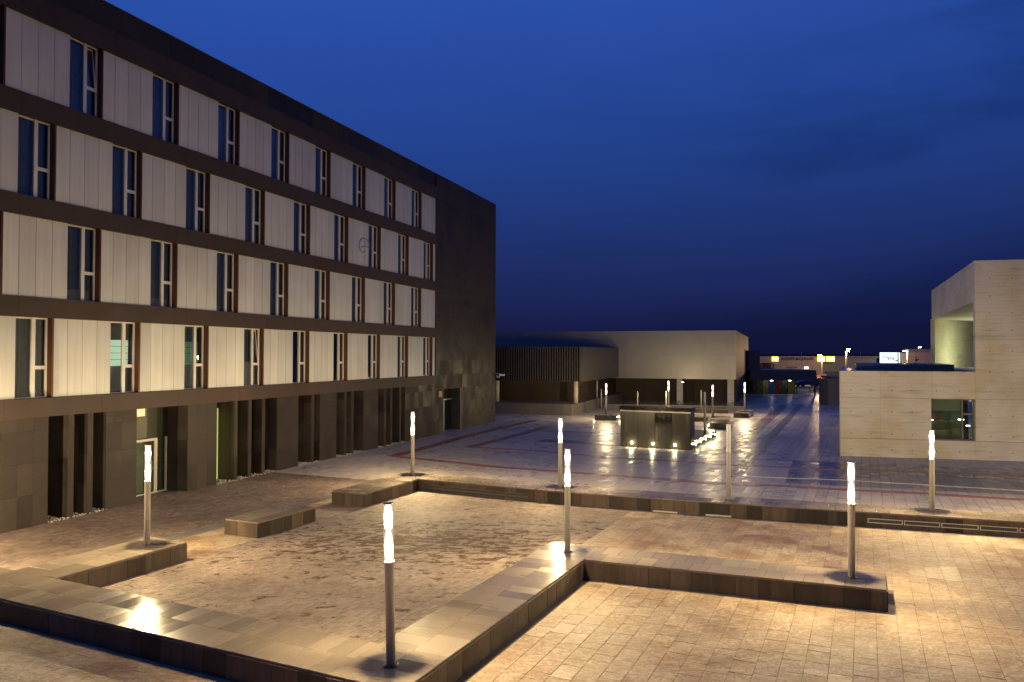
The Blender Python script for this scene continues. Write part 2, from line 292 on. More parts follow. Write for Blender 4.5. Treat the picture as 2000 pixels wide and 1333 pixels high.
# ---------------------------------------------------------------- mesh helpers
class MB:
    def __init__(self): self.v = []; self.f = []; self.tn = []; self.m = []
    def face(self, pts, tone=0.0, mi=0):
        n = len(self.v); self.v += [tuple(p) for p in pts]; self.f.append(tuple(range(n, n+len(pts)))); self.tn.append(tone); self.m.append(mi)
    def box(self, x0, x1, y0, y1, z0, z1, tone=0.0, mi=0):
        n = len(self.v)
        self.v += [(x0, y0, z0), (x1, y0, z0), (x1, y1, z0), (x0, y1, z0), (x0, y0, z1), (x1, y0, z1), (x1, y1, z1), (x0, y1, z1)]
        for q in ((0, 3, 2, 1), (4, 5, 6, 7), (0, 1, 5, 4), (1, 2, 6, 5), (2, 3, 7, 6), (3, 0, 4, 7)):
            self.f.append(tuple(n+i for i in q)); self.tn.append(tone); self.m.append(mi)
        return self
    def prism(self, poly, z0, z1, tone=0.0, bottom=True, dz=None):
        n = len(self.v); k = len(poly)
        a = sum(poly[i][0]*poly[(i+1) % k][1]-poly[(i+1) % k][0]*poly[i][1] for i in range(k))
        if a < 0: poly = list(reversed(poly)); dz = list(reversed(dz)) if dz else dz
        self.v += [(p[0], p[1], z0) for p in poly] + [(p[0], p[1], z1 + (dz[i] if dz else 0)) for i, p in enumerate(poly)]
        self.f.append(tuple(n+k+i for i in range(k))); self.tn.append(tone); self.m.append(0)
        if bottom: self.f.append(tuple(n+k-1-i for i in range(k))); self.tn.append(tone); self.m.append(0)
        for i in range(k):
            j = (i+1) % k; self.f.append((n+i, n+j, n+k+j, n+k+i)); self.tn.append(tone); self.m.append(0)
        return self
    def lathe(self, prof, seg=16, cx=0, cy=0, cap=True):
        n = len(self.v)
        for r, z in prof:
            for i in range(seg):
                a = 2*pi*i/seg; self.v.append((cx+r*cos(a), cy+r*sin(a), z))
        for j in range(len(prof)-1):
            for i in range(seg):
                i2 = (i+1) % seg; self.f.append((n+j*seg+i, n+j*seg+i2, n+(j+1)*seg+i2, n+(j+1)*seg+i)); self.tn.append(0); self.m.append(0)
        if cap:
            self.f.append(tuple(n+i for i in reversed(range(seg)))); self.tn.append(0); self.m.append(0)
            self.f.append(tuple(n+(len(prof)-1)*seg+i for i in range(seg))); self.tn.append(0); self.m.append(0)
        return self
    def tube(self, a, b, r, seg=8):
        a = Vector(a); b = Vector(b); d = (b-a).normalized(); u = d.orthogonal().normalized(); w = d.cross(u); n = len(self.v)
        for p in (a, b):
            for i in range(seg):
                q = p+u*r*cos(2*pi*i/seg)+w*r*sin(2*pi*i/seg); self.v.append(tuple(q))
        for i in range(seg):
            j = (i+1) % seg; self.f.append((n+i, n+j, n+seg+j, n+seg+i)); self.tn.append(0); self.m.append(0)
        self.f.append(tuple(n+i for i in reversed(range(seg)))); self.f.append(tuple(n+seg+i for i in range(seg))); self.tn += [0, 0]; self.m += [0, 0]
        return self
    def mesh(self, name, mats, smooth=False):
        me = bpy.data.meshes.new(name); me.from_pydata(self.v, [], self.f)
        if not isinstance(mats, (list, tuple)): mats = [mats]
        for m_ in mats: me.materials.append(m_)
        if any(self.tn):
            at = me.attributes.new('tone', 'FLOAT', 'FACE'); at.data.foreach_set('value', self.tn)
        if len(mats) > 1: me.polygons.foreach_set('material_index', self.m)
        if smooth: me.polygons.foreach_set('use_smooth', [True]*len(self.f))
        me.update(); return me
    def build(self, name, mats, parent=None, smooth=False, **k):
        return put(name, self.mesh(name, mats, smooth), parent, **k)
def put(name, me, parent=None, loc=None, rotz=None, label=None, category=None, group=None, kind=None):
    o = bpy.data.objects.new(name, me); COL.objects.link(o)
    if parent: o.parent = parent
    if loc: o.location = loc
    if rotz is not None: o.rotation_euler = (0, 0, rotz)
    for a, v in (('label', label), ('category', category), ('group', group), ('kind', kind)):
        if v: o[a] = v
    return o
def thing(name, label, cat, loc=(0, 0, 0), rotz=0.0, group=None):
    return put(name, None, None, loc, rotz, label, cat, group)
def bevel_mesh(me, w, seg=1):
    bm = bmesh.new(); bm.from_mesh(me); bmesh.ops.bevel(bm, geom=bm.edges[:], offset=w, segments=seg, affect='EDGES', profile=.5)
    bm.to_mesh(me); bm.free(); return me
def bbox(x0, x1, y0, y1, z0, z1, mat, w=.004, name='piece'):
    return bevel_mesh(MB().box(x0, x1, y0, y1, z0, z1).mesh(name, mat), w)

# ---------------------------------------------------------------- the bench frame: +y along the diagonal walls, +x to the right of it
O = Vector((-2.29, 13.75, 0)); TH = radians(24.2)
def uv(v, u): return (O.x + v*cos(TH) + u*sin(TH), O.y - v*sin(TH) + u*cos(TH))
def to_uv(x, y):
    dx, dy = x-O.x, y-O.y; return (dx*cos(TH)-dy*sin(TH), dx*sin(TH)+dy*cos(TH))
def clip(poly, region):
    out = poly; k = len(region)
    for i in range(k):
        ax, ay = region[i]; bx, by = region[(i+1) % k]; inp = out; out = []
        if not inp: return []
        def side(p): return (bx-ax)*(p[1]-ay)-(by-ay)*(p[0]-ax)
        for j in range(len(inp)):
            p, q = inp[j], inp[(j+1) % len(inp)]; sp_, sq = side(p), side(q)
            if sp_ >= 0: out.append(p)
            if (sp_ >= 0) != (sq >= 0):
                f = sp_/(sp_-sq); out.append((p[0]+(q[0]-p[0])*f, p[1]+(q[1]-p[1])*f))
    return out
def in_view(x, y, m=0.6):
    return y > 9 and abs(x) < y*.651*1.0 + m
def field(region, wu, wv, gap, stagger=True, jit=0.0, view=True, wide=None, seed=1, maxd=None):
    """pieces laid in courses over a convex region (v,u coordinates, counter-clockwise); yields world polygons and a tone"""
    rnd = random.Random(seed)
    vs = [p[0] for p in region]; us = [p[1] for p in region]
    res = []; v = math.floor(min(vs)/wv)*wv; c = 0
    while v < max(vs):
        u = math.floor(min(us)/wu)*wu - (rnd.random()*wu if stagger else 0)
        while u < max(us):
            L = wu*(rnd.choice(wide) if wide else 1.0)
            x, y = uv(v+wv/2, u+L/2)
            if (not view) or in_view(x, y, 1.0):
                if maxd is None or y < maxd:
                    g2 = gap/2; gu = g2*.55; q = [(v+g2, u+gu), (v+wv-g2, u+gu), (v+wv-g2, u+L-gu), (v+g2, u+L-gu)]
                    if jit: q = [(a+rnd.uniform(-jit, jit), b_+rnd.uniform(-jit, jit)) for a, b_ in q]
                    q = clip(q, region)
                    if len(q) >= 3: res.append(([uv(a, b_) for a, b_ in q], rnd.random()))
            u += L
        v += wv; c += 1
    return res
def lay(name, pieces, mat, z, th, tilt, parent=None, seed=3, **k):
    rnd = random.Random(seed); mb = MB()
    for poly, tn in pieces:
        cx = sum(p[0] for p in poly)/len(poly); cy = sum(p[1] for p in poly)/len(poly); a, b_, c = rnd.uniform(-tilt, tilt), rnd.uniform(-tilt, tilt), rnd.uniform(-tilt, tilt)*.15
        mb.prism(poly, z-th, z, tone=max(.001, tn), bottom=False, dz=[(p[0]-cx)*a+(p[1]-cy)*b_+c for p in poly])
    return mb.build(name, mat, parent, **k)

# ---------------------------------------------------------------- ground
def sheet(name, pts, z, mat, kind='structure', parent=None, label=None):
    mb = MB(); mb.face([(p[0], p[1], z) for p in pts]); return mb.build(name, mat, parent, kind=kind, label=label)
sheet('ground', [(-1500, -200), (1500, -200), (1500, 2500), (-1500, 2500)], -.12, M_ASPH)
paving = sheet('plaza', [(-45, -12), (75, -12), (75, 114), (-45, 114)], -.009, M_JOINT)
FAR = [(-10.2, 15.86), (-8.77, 15.86), (-5.6, 15.70), (-2.0, 15.60), (2.0, 15.77), (7.2, 16.17), (12.1, 16.61), (24.0, 17.75)]   # front line of the far seat wall (v,u)

# beige slabs in front (right of the basin): the 300 nearest single, the rest joined
near = field([(0.2, -6), (30, -6), (30, 17.9), (0.2, 16.2)], .60, .395, .008, wide=[.5, 1, 1, 1], seed=11)
near = [p for p in near if in_view(p[0][0][0], p[0][0][1], .7)]
def hidden(x, y):
    v, u = to_uv(x, y)
    return (-.1 < v < 1.3 and u < 8.3) or (0 < v < 8.1 and 7.3 < u < 8.5)
near = [p for p in near if not hidden(*p[0][0])]
near.sort(key=lambda p: (p[0][0][0]**2+p[0][0][1]**2))
rnd = random.Random(5)
for poly, tn in near[:300]:
    cx = sum(p[0] for p in poly)/len(poly); cy = sum(p[1] for p in poly)/len(poly); a, b_ = rnd.uniform(-.012, .012), rnd.uniform(-.012, .012)
    mb = MB(); q = [(p[0]-cx, p[1]-cy) for p in poly]
    mb.prism(q, -.03, 0, bottom=False, dz=[p[0]*a+p[1]*b_ for p in q])
    me = bevel_mesh(mb.mesh('paving_slab', M_SLAB), .003)
    put('paving_slab', me, paving, (cx, cy, .022-.022))
lay('paving_slab_field', near[300:], M_SLAB, 0, .03, .010, paving, kind='stuff')
# the strip of slabs between the basin and the walkway, and those in front of the lower seat wall
lay('walkway_slab_field', field([(-10.85, -3), (-8.77, -3), (-8.77, 20), (-10.85, 20)], .60, .395, .009, seed=12), M_SLAB, 0, .03, .006, paving, kind='stuff')
fr = field([(-14, -5), (1.3, -5), (1.3, -1.3), (-14, -.7)], .60, .395, .009, wide=[.5, 1, 1], seed=13)
lay('lower_slab_field', fr, M_SLAB, 0, .03, .008, paving, kind='stuff')
# basin setts
lay('basin_sett_field', field([(-8.77, -.5), (.2, -.5), (.2, 16.6), (-8.77, 16.6)], .20, .105, .010, jit=.004, seed=14), M_SETT, .002, .03, .02, paving, kind='stuff')
# walkway along the tall building and the left part of the plaza: small setts
lay('walkway_sett_field', field([(-24, -4), (-11.30, -4), (-11.30, 17.3), (-24, 17.3)], .20, .125, .010, seed=15), M_SETTL, 0, .03, .012, paving, kind='stuff')
lay('plaza_sett_field', field([(-24, 17.3), (-2.0, 17.3), (-2.0, 40), (-24, 40)], .26, .20, .018, seed=16), M_SLABP, 0, .03, .010, paving, kind='stuff')
sheet('grey_channel', [uv(-11.30, -4), uv(-10.85, -4), uv(-10.85, 20), uv(-11.30, 20)], 0.0, M_GREYB)
# large plaza slabs
lay('plaza_slab_field', field([(-2.0, 16.2), (34, 16.2), (34, 62), (-2.0, 62)], .60, .395, .015, wide=[.5, 1, 1], seed=17), M_SLABP, 0, .03, .010, paving, kind='stuff')
lay('far_plaza_slab_field', field([(-24, 40), (-2.0, 40), (-2.0, 62), (-24, 62)], .60, .395, .012, seed=18) + field([(-24, 62), (60, 62), (60, 112), (-24, 112)], 1.2, .79, .02, seed=19), M_SLABP, 0, .03, .008, paving, kind='stuff')

def strip(name, pts, w, mat, z, pl=.2, pw=.1, seed=1):
    """a band of small pavers that follows a polyline; pavers are real pieces joined into one course"""
    rnd = random.Random(seed); mb = MB()
    for (x0, y0), (x1, y1) in zip(pts[:-1], pts[1:]):
        d = Vector((x1-x0, y1-y0)); L = d.length; d.normalize(); n = Vector((-d.y, d.x)); rows = max(1, round(w/pw)); k = max(1, int(L/pl))
        for i in range(k):
            for r_ in range(rows):
                a0 = i*L/k+.004; a1 = (i+1)*L/k-.004; b0 = -w/2+r_*w/rows+.004; b1 = -w/2+(r_+1)*w/rows-.004
                q = [Vector((x0, y0))+d*a+n*b_ for a, b_ in ((a0, b0), (a1, b0), (a1, b1), (a0, b1))]
                mb.prism([tuple(p) for p in q], -.01, z+rnd.uniform(0, .002), tone=.001+rnd.random()*.99, bottom=False)
    return mb.build(name, mat, None, kind='structure')
strip('red_brick_band', [(-6.42, 42.38), (-3.12, 40.24), (-.99, 38.63), (1.47, 37.4), (5.11, 35.67), (8.62, 33.89), (11.03, 33.27), (13.56, 32.31), (16.0, 31.58), (19.59, 30.17), (24, 28.6)], .55, M_RED, .009)
strip('red_brick_band_diagonal', [(-6.42, 42.38), (-5.38, 45.21), (-3.35, 51.79), (-1.46, 57.08), (.79, 62.63), (2.03, 66.0)], .75, M_RED, .0125)
strip('red_brick_band_second', [(-2.53, 46.47), (.69, 54.43), (2.79, 60.46)], .75, M_RED, .009)
strip('red_brick_band_far', [(-2.53, 46.47), (-1.18, 46.07), (1.69, 44.8), (4.33, 42.88), (6.02, 42.02), (11.29, 39.45), (13.57, 38.66), (23.44, 36.09), (30, 34.2)], .42, M_RED, .0125)
strip('brown_paver_band', [(12.1, 44.3), (30.3, 87.5)], .95, M_BROWN, .009, .4, .2)
strip('grey_paver_band', [(10.2, 36.1), (32.3, 88.0)], .62, M_GREYB, .009, .4, .2)
strip('drain_line', [(10.03, 35.91), (12.82, 35.23), (14.57, 34.83), (20.91, 32.19), (27, 29.9)], .13, M_STEEL, .016, .5, .13)
strip('distant_brick_band', [(1.8, 50.5), (14.5, 44.9)], 1.5, M_BROWN, .006, .4, .3)
strip('distant_thin_band', [(2.0, 57.0), (9.5, 54.2)], .4, M_BROWN, .006, .4, .2)
strip('kerb_gutter', [uv(v, u-.16) for v, u in FAR[4:]], .26, M_GREYB, .006, .5, .26)
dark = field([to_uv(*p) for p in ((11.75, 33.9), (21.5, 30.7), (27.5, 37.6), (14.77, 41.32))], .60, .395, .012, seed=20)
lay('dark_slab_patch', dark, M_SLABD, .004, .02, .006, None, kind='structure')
MB().lathe([(.28, .0), (.28, .012)], 20, -1.2, 59.5).build('manhole_cover', M_STEELD, None, label='round dark manhole cover in the plaza near the tall building corner', category='manhole cover')

# ---------------------------------------------------------------- seat walls
def face_run(root, a, b, h, seed, w=.5):
    """upright stone slabs (each a part) along the front line a->b, outward side to the right of a->b"""
    rnd = random.Random(seed); a = Vector(a); b = Vector(b); d = b-a; L = d.length; d.normalize(); n = Vector((d.y, -d.x)); x = 0
    while x < L-.01:
        k = rnd.choice((w*.55, w, w, w*1.1)); x1 = min(L, x+k)
        if L-x1 < .12: x1 = L
        out = rnd.uniform(.020, .027)
        q = [a+d*(x+.003)-n*.01, a+d*(x1-.003)-n*.01, a+d*(x1-.003)+n*out, a+d*(x+.003)+n*out]
        c = (q[0]+q[2])/2
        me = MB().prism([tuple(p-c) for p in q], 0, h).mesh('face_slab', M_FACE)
        put('face_slab', me, root, (c.x, c.y, 0)); x = x1
def cap_run(root, quad, h, seed, w=.42, rows=2, th=.045):
    """cap slabs between two edges: quad = (a0,a1,b1,b0); a0->a1 and b0->b1 run along the wall"""
    rnd = random.Random(seed); a0, a1, b1, b0 = [Vector(p) for p in quad]; k = max(1, round((a1-a0).length/w))
    for r_ in range(rows):
        cuts = [0.0]; off = .5 if r_ % 2 else 0
        for i in range(1, k+1):
            f = (i-off)/k
            if 0.02 < f < .995: cuts.append(f)
        cuts.append(1.0)
        for f0, f1 in zip(cuts[:-1], cuts[1:]):
            def P(f, g):
                return (a0.lerp(a1, f)).lerp(b0.lerp(b1, f), g)
            g0, g1 = r_/rows, (r_+1)/rows; e = .0022/max(.1, (a1-a0).length); eg = .0022/max(.1, (b0-a0).length)
            q = [P(f0+e, g0+eg), P(f1-e, g0+eg), P(f1-e, g1-eg), P(f0+e, g1-eg)]; c = sum(q, Vector((0, 0)))/4
            dzc = rnd.uniform(-.0012, .0012); sl = [rnd.uniform(-.001, .001) for _ in range(4)]
            me = bevel_mesh(MB().prism([tuple(p-c) for p in q], -th, 0, dz=sl).mesh('cap_slab', M_CAP), .003)
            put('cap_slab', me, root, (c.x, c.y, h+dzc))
def bench(name, label, outline_core, h, caps, faces, seed=1, group=None):
    cx, cy = outline_core[0][0]
    root = thing(name, label, 'stone bench', (0, 0, 0), 0, group)
    mb = MB()
    for poly in outline_core: mb.prism(poly, 0.0, h-.05)
    mb.build('core', M_WALLD, root)
    for i, (q, rows) in enumerate(caps): cap_run(root, q, h, seed+i, rows=rows)
    for i, (a, b_) in enumerate(faces): face_run(root, a, b_, h-.047, seed+50+i)
    return root
BH = .475
# near seat wall: left arm, lower run, diagonal run and right arm (points in (v,u))
La0, La1 = (-10.25, -1.0), (-10.25, 4.1)
pt = lambda v, u: uv(v, u)
Cin0, Cin1 = (-8.80, .354), (0.0, 0.0)
Cout0 = (-10.25, -1.03); Cout1 = (1.39, -1.50)
def L2(*p): return [pt(*q) for q in p]
armL = L2((-10.25, .30), (-8.80, .354), (-8.80, 4.05), (-10.25, 4.10))
ext = (-14.5, -.87)
runC = L2((-14.5, -.87), (0.0, -1.44), (0.0, 0.0), (-14.5, .52))
armL_face_in = (pt(-8.80, 4.05), pt(-8.80, .354))
runD = L2((0.0, -1.44), (1.39, -1.50), (1.39, 6.82), (0.0, 6.80))
runT = L2((0.0, 6.80), (1.39, 6.82), (1.39, 8.22), (0.0, 8.19))
runA = L2((1.39, 6.82), (8.12, 7.18), (8.12, 8.55), (1.39, 8.22))
bench('seat_wall', 'long low stone seat wall in front wrapping the cobbled basin in a zigzag',
      [armL, runC, runD, runT, runA], BH,
      [((armL[0], armL[3], armL[2], armL[1]), 2), ((runC[0], runC[1], runC[2], runC[3]), 2), ((runD[0], runD[3], runD[2], runD[1]), 2), ((runT[0], runT[3], runT[2], runT[1]), 2),
       ((runA[0], runA[1], runA[2], runA[3]), 2)],
      [(pt(-14.5, -.87), pt(0, -1.44)), (pt(0, -1.44), pt(1.39, -1.50)), (pt(1.39, -1.5), pt(1.39, 6.82)), (pt(1.39, 6.82), pt(8.12, 7.18)), (pt(8.12, 7.18), pt(8.12, 8.55)),
       (pt(8.12, 8.55), pt(0, 8.19)), (pt(0, 8.19), pt(0, 0)), (pt(0, 0), pt(-8.80, .354)), (pt(-8.80, .354), pt(-8.80, 4.05)), (pt(-8.80, 4.05), pt(-10.25, 4.10)), (pt(-10.25, 4.10), pt(-10.25, .3))], 100)
bl = L2((-10.10, 6.77), (-8.81, 6.77), (-8.81, 9.42), (-10.10, 9.42))
bench('block_bench', 'free-standing dark stone block bench at left of the basin between both seat walls', [bl], BH-.01,
      [((bl[0], bl[3], bl[2], bl[1]), 3)], [(bl[0], bl[1]), (bl[1], bl[2]), (bl[2], bl[3]), (bl[3], bl[0])], 300)
# far seat wall with vent grilles
fL = L2((-10.15, 12.12), (-8.75, 12.10), (-8.77, 15.86), (-10.2, 15.86))
core = [fL]; caps = [((fL[0], fL[3], fL[2], fL[1]), 2)]; faces = [(fL[0], fL[1]), (fL[1], fL[2]), (fL[3], fL[0])]
BW = 1.36
for i in range(len(FAR)-1):
    a, b_ = FAR[i], FAR[i+1]
    q = [pt(*a), pt(*b_), pt(b_[0], b_[1]+BW), pt(a[0], a[1]+BW)]
    core.append(q); caps.append((q, 2)); faces.append((q[2], q[3]))
    if i > 0: faces.append((q[0], q[1]))
faces.append((pt(-10.2, 15.86+BW), pt(-10.2, 15.86)))
far = bench('seat_wall', 'far long seat wall beyond the basin with metal vent grilles in its face', core, BH, caps, faces, 500)
def wall_pt(v):
    for (v0, u0), (v1, u1) in zip(FAR[1:-1], FAR[2:]):
        if v0 <= v <= v1: return (v, u0+(u1-u0)*(v-v0)/(v1-v0))
    return (v, FAR[-1][1])
def grille(v0, v1, z0, z1, bars=True):
    a = Vector(pt(*wall_pt(v0))); b_ = Vector(pt(*wall_pt(v1))); d = (b_-a); L = d.length; ang = math.atan2(d.y, d.x)
    n = Vector((d.y, -d.x)).normalized(); p = a+n*.03
    fr_ = MB()
    for x0, x1, zz0, zz1 in ((0, L, z0, z0+.022), (0, L, z1-.022, z1), (0, .022, z0+.022, z1-.022), (L-.022, L, z0+.022, z1-.022)): fr_.box(x0, x1, -.022, .0, zz0, zz1)
    o = fr_.build('vent_grille', M_STEEL if bars or v0 > 0 else M_STEELD, far, loc=(p.x, p.y, 0), rotz=ang)
    bk = MB().box(.02, L-.02, -.006, -.001, z0+.02, z1-.02).build('backing', M_BLACK, o)
    if bars:
        mb = MB(); k = int(L/.05)
        for i in range(1, k): mb.box(i*L/k-.005, i*L/k+.005, -.014, -.007, z0+.022, z1-.022)
        mb.build('bars', M_STEELD, o)
v = -8.45
for i in range(5):
    v1 = v+.93; grille(v+.01, v1-.01, .03, .15, False); grille(v+.01, v1-.01, .165, .275, False); v = v1
v = 7.75
for i in range(9):
    grille(v+.01, v+1.02, .14, .285); v += 1.05
grille(.9, 1.75, .01, .055, False); grille(2.7, 3.55, .01, .055, False)

# ---------------------------------------------------------------- lamp columns
PR = .078
pole_me = MB().lathe([(PR, 0), (PR, 1.66), (PR+.004, 1.665), (PR+.004, 1.675)], 20).mesh('pole', M_STEEL, True)
plate_me = MB().lathe([(.13, 0), (.13, .012), (.10, .016)], 20).mesh('base_plate', M_STEELD)
tube_me = MB().lathe([(PR+.002, 1.675), (PR+.002, 2.60)], 24, cap=False).mesh('diffuser_tube', M_TUBE, True)
capm = MB().lathe([(PR+.004, 2.60), (PR+.004, 2.615), (.03, 2.62)], 20).mesh('top_cap', M_STEEL)
# inner reflector: lower mirror dish, spindle, upper mirror dish
refl_me = MB().lathe([(.066, 1.69), (.05, 1.72), (.012, 1.76)], 16).mesh('reflector', M_STEEL, True)
refl2_me = MB().lathe([(.012, 2.12), (.050, 2.17), (.058, 2.19), (.058, 2.20), (.045, 2.21)], 16).mesh('reflector', M_STEEL, True)
cutoff_me = MB().lathe([(.068, 0), (.068, .004)], 18).mesh('cutoff_disc', M_STEEL)  # opaque disc added above each source to cut off upward light
disc_me = MB().lathe([(.020, 0), (.020, .004)], 18).mesh('shade_disc', M_STEEL)  # added below each source to block steep light and darken the foot
rod_me = MB().tube((0, 0, 1.68), (0, 0, 2.60), .0065, 6).mesh('rod', M_STEEL)
unlit_glass = MB().lathe([(PR-.002, 1.675), (PR-.002, 2.60)], 24, cap=False).mesh('diffuser_tube', None, True)
m, t, b = new_mat('unlit_diffuser'); b.inputs['Base Color'].default_value = (.45, .44, .42, 1); b.inputs['Roughness'].default_value = .25
nz = N(t, 'ShaderNodeTexNoise', inp={'Scale': 20.0}); rr = ramp(t, [(0, (.36, .35, .34)), (1, (.5, .49, .47))]); link(t, nz.outputs['Fac'], rr.inputs[0]); link(t, rr.outputs[0], b.inputs['Base Color'])
unlit_glass.materials.clear(); unlit_glass.materials.append(m)
bolt_me = MB().lathe([(.012, .012), (.012, .03)], 6).mesh('bolt', M_STEELD)
lights = []
def lamp(x, y, z, label, lit=True, watts=1.0, detail=True):
    root = thing('lamp_post', label, 'lamp post', (x, y, z), random.uniform(0, 1.5), 'lamp columns of the plaza')
    put('pole', pole_me, root); put('base_plate', plate_me, root); put('top_cap', capm, root)
    put('diffuser_tube', tube_me if lit else unlit_glass, root)
    if detail:
        for i in range(4):
            a = pi/4+i*pi/2; put('bolt', bolt_me, root, (.11*cos(a), .11*sin(a), 0))
    if lit:
        put('reflector', refl_me, root); put('reflector', refl2_me, root)
        put('cutoff_disc', cutoff_me, root, (0, 0, 1.949)); put('cutoff_disc', cutoff_me, root, (0, 0, 2.449))
        for zz in (1.866, 2.366):
            lo_ = put('shade_disc', disc_me, root, (random.uniform(-.006, .006), random.uniform(-.006, .006), zz)); lo_.rotation_euler = (random.uniform(-.12, .12), random.uniform(-.12, .12), 0)
        if detail:
            for i in range(4):
                a = i*pi/2; put('rod', rod_me, root, (.062*cos(a), .062*sin(a), 0))
        for zz, f in ((1.92, 1.0), (2.42, 1.0)):
            ld = bpy.data.lights.new('lamp_source', 'POINT'); ld.energy = LAMP_W*watts*f; ld.color = LAMP_C; ld.shadow_soft_size = .022
            lo = bpy.data.objects.new('lamp_source', ld); COL.objects.link(lo); lo.parent = root; lo.location = (0, 0, zz)
    return root
l0 = lamp(-1.94, 12.80, BH, 'nearest lit lamp column, on the front corner of the near seat wall'); l0.rotation_euler = (0, radians(-1.4), 0)
lamp(1.43, 20.18, BH, 'lit lamp column at the inner corner where the diagonal seat wall meets its right arm')
lamp(-9.57, 20.75, BH, 'lit lamp column on the left arm of the near seat wall beside the building entrance')
lamp(7.70, 17.89, BH, 'lit lamp column near the right end of the near seat wall')
lamp(13.62, 25.56, BH, 'lit lamp column standing before the window of the concrete building')
lamp(19.6, 23.95, BH, 'added lit lamp column further right on the far seat wall, just outside the right edge', watts=1.5)  # added out of view to brighten the concrete building
lamp(25.4, 22.2, BH, 'added lit lamp column at the right end of the far seat wall, out of view', watts=1.4)  # second added column, also there for the concrete building's light
lamp(-15.3, 19.25, BH, 'added lit lamp column at the left end of the near seat wall, out of view', watts=2.2)  # added out of view to brighten the left walkway
lamp(-4.14, 32.95, BH, 'lit lamp column on the back left corner of the far seat wall', watts=1.6)
lamp(1.85, 30.0, BH, 'lit lamp column on the far seat wall just behind the central column', watts=.75)
lamp(7.55, 27.44, BH, 'unlit steel lamp column on the far seat wall between two lit ones', lit=False)
lamp(8.05, 67.2, .45, 'lit lamp column on the small block left of the water wall', detail=False, watts=.55)
lamp(14.8, 74.4, .45, 'lit lamp column in front of the hall, above the water wall', detail=False, watts=.55)
lamp(16.3, 63.9, .47, 'lit lamp column behind the black bench right of the water wall', detail=False, watts=.55)
lamp(21.0, 71.0, .45, 'rightmost lit lamp column of the far plaza, on the small stepped block', detail=False, watts=.55)
lamp(12.75, 52.0, .44, 'unlit dark lamp column on the water platform beside the water wall', lit=False, detail=False)

# ---------------------------------------------------------------- tall building
X0, Y0, BTH = -1.3637, 64.8386, .3344
tb = thing('tall_building', 'tall dark stone building at left with rows of pale panels and narrow windows', 'building', (X0, Y0, 0), pi/2-BTH)
TE = -11.75; TL = -51.0; RH = 17.89
ROWS = [(13.69, 16.155, 14.09), (10.475, 12.995, 12.28), (7.28, 9.835, 14.09), (4.06, 6.64, 12.28)]    # sill, head, offset of the last window's right edge
DEP = 15.0
# massing behind the skins
body = MB().box(TL, -11.75, 1.5, DEP, 0, 3.45).box(TL, -11.75, .62, DEP, 3.45, RH-.25).box(-11.75, -.06, .06, DEP, 3.10, RH-.25)
body.box(-11.75, -10.42, .06, DEP, 0, 3.10).box(-7.45, -.06, .06, DEP, 0, 3.10).box(-10.42, -7.45, .75, DEP, 0, 3.10)
body.build('wall', M_DARK, tb)
MB().box(TL, -.02, .02, DEP, RH-.02, RH+.03).build('roof_edge', M_STEELD, tb)
# end wall cladding, every slab a part
rnd = random.Random(21)
zr = [i*1.014 for i in range(18)]+[RH-.02]
for z0, z1 in zip(zr[:-1], zr[1:]):
    x = TE
    while x < -.01:
        w = rnd.choice((.62, .62, .78, 1.0)); x1 = x+w
        if x1 > -.25: x1 = 0.0
        segs = [(x, x1)]
        if z0 < 3.0:                     # the door opening
            s2 = []
            for a, c in segs:
                if c <= -10.42 or a >= -7.45: s2.append((a, c))
                else:
                    if a < -10.42-.05: s2.append((a, -10.42))
                    if c > -7.45+.05: s2.append((-7.45, c))
            segs = s2
        for a, c in segs:
            o = rnd.uniform(0, .006); me = MB().box(a+.003, c-.003, -o, .05, z0+.003, z1-.003).mesh('stone_slab', M_BASALT)
            put('stone_slab', me, tb)
        x = x1
# gable end return (facing the plaza to the right)
rnd = random.Random(22)
MB().box(-.05, 0, .055, DEP, 0, RH-.02).build('gable_cladding', M_BASALT, tb)
# parapet, set back a little above the top fascia
x = TL
while x < TE-.01:
    x1 = min(TE, x+1.22)
    put('parapet_panel', MB().box(x+.003, x1-.003, .06, .12, 16.98, RH-.02).mesh('parapet_panel', M_BASALT), tb); x = x1
# metal bands in 3.65 m lengths
BANDS = [(16.155, 16.95, .0), (12.995, 13.69, .0), (9.835, 10.475, .0), (6.64, 7.28, .0), (3.45, 4.06, -.02)]
for z0, z1, fy in BANDS:
    x = -50.04 if z0 > 5 else -50.5
    while x < TE-.05:
        x1 = min(TE-.002, x+3.648)
        put('metal_band', MB().box(x+.004, x1-.004, fy-.05, .40, z0, z1).mesh('metal_band', M_BAND), tb); x = x1
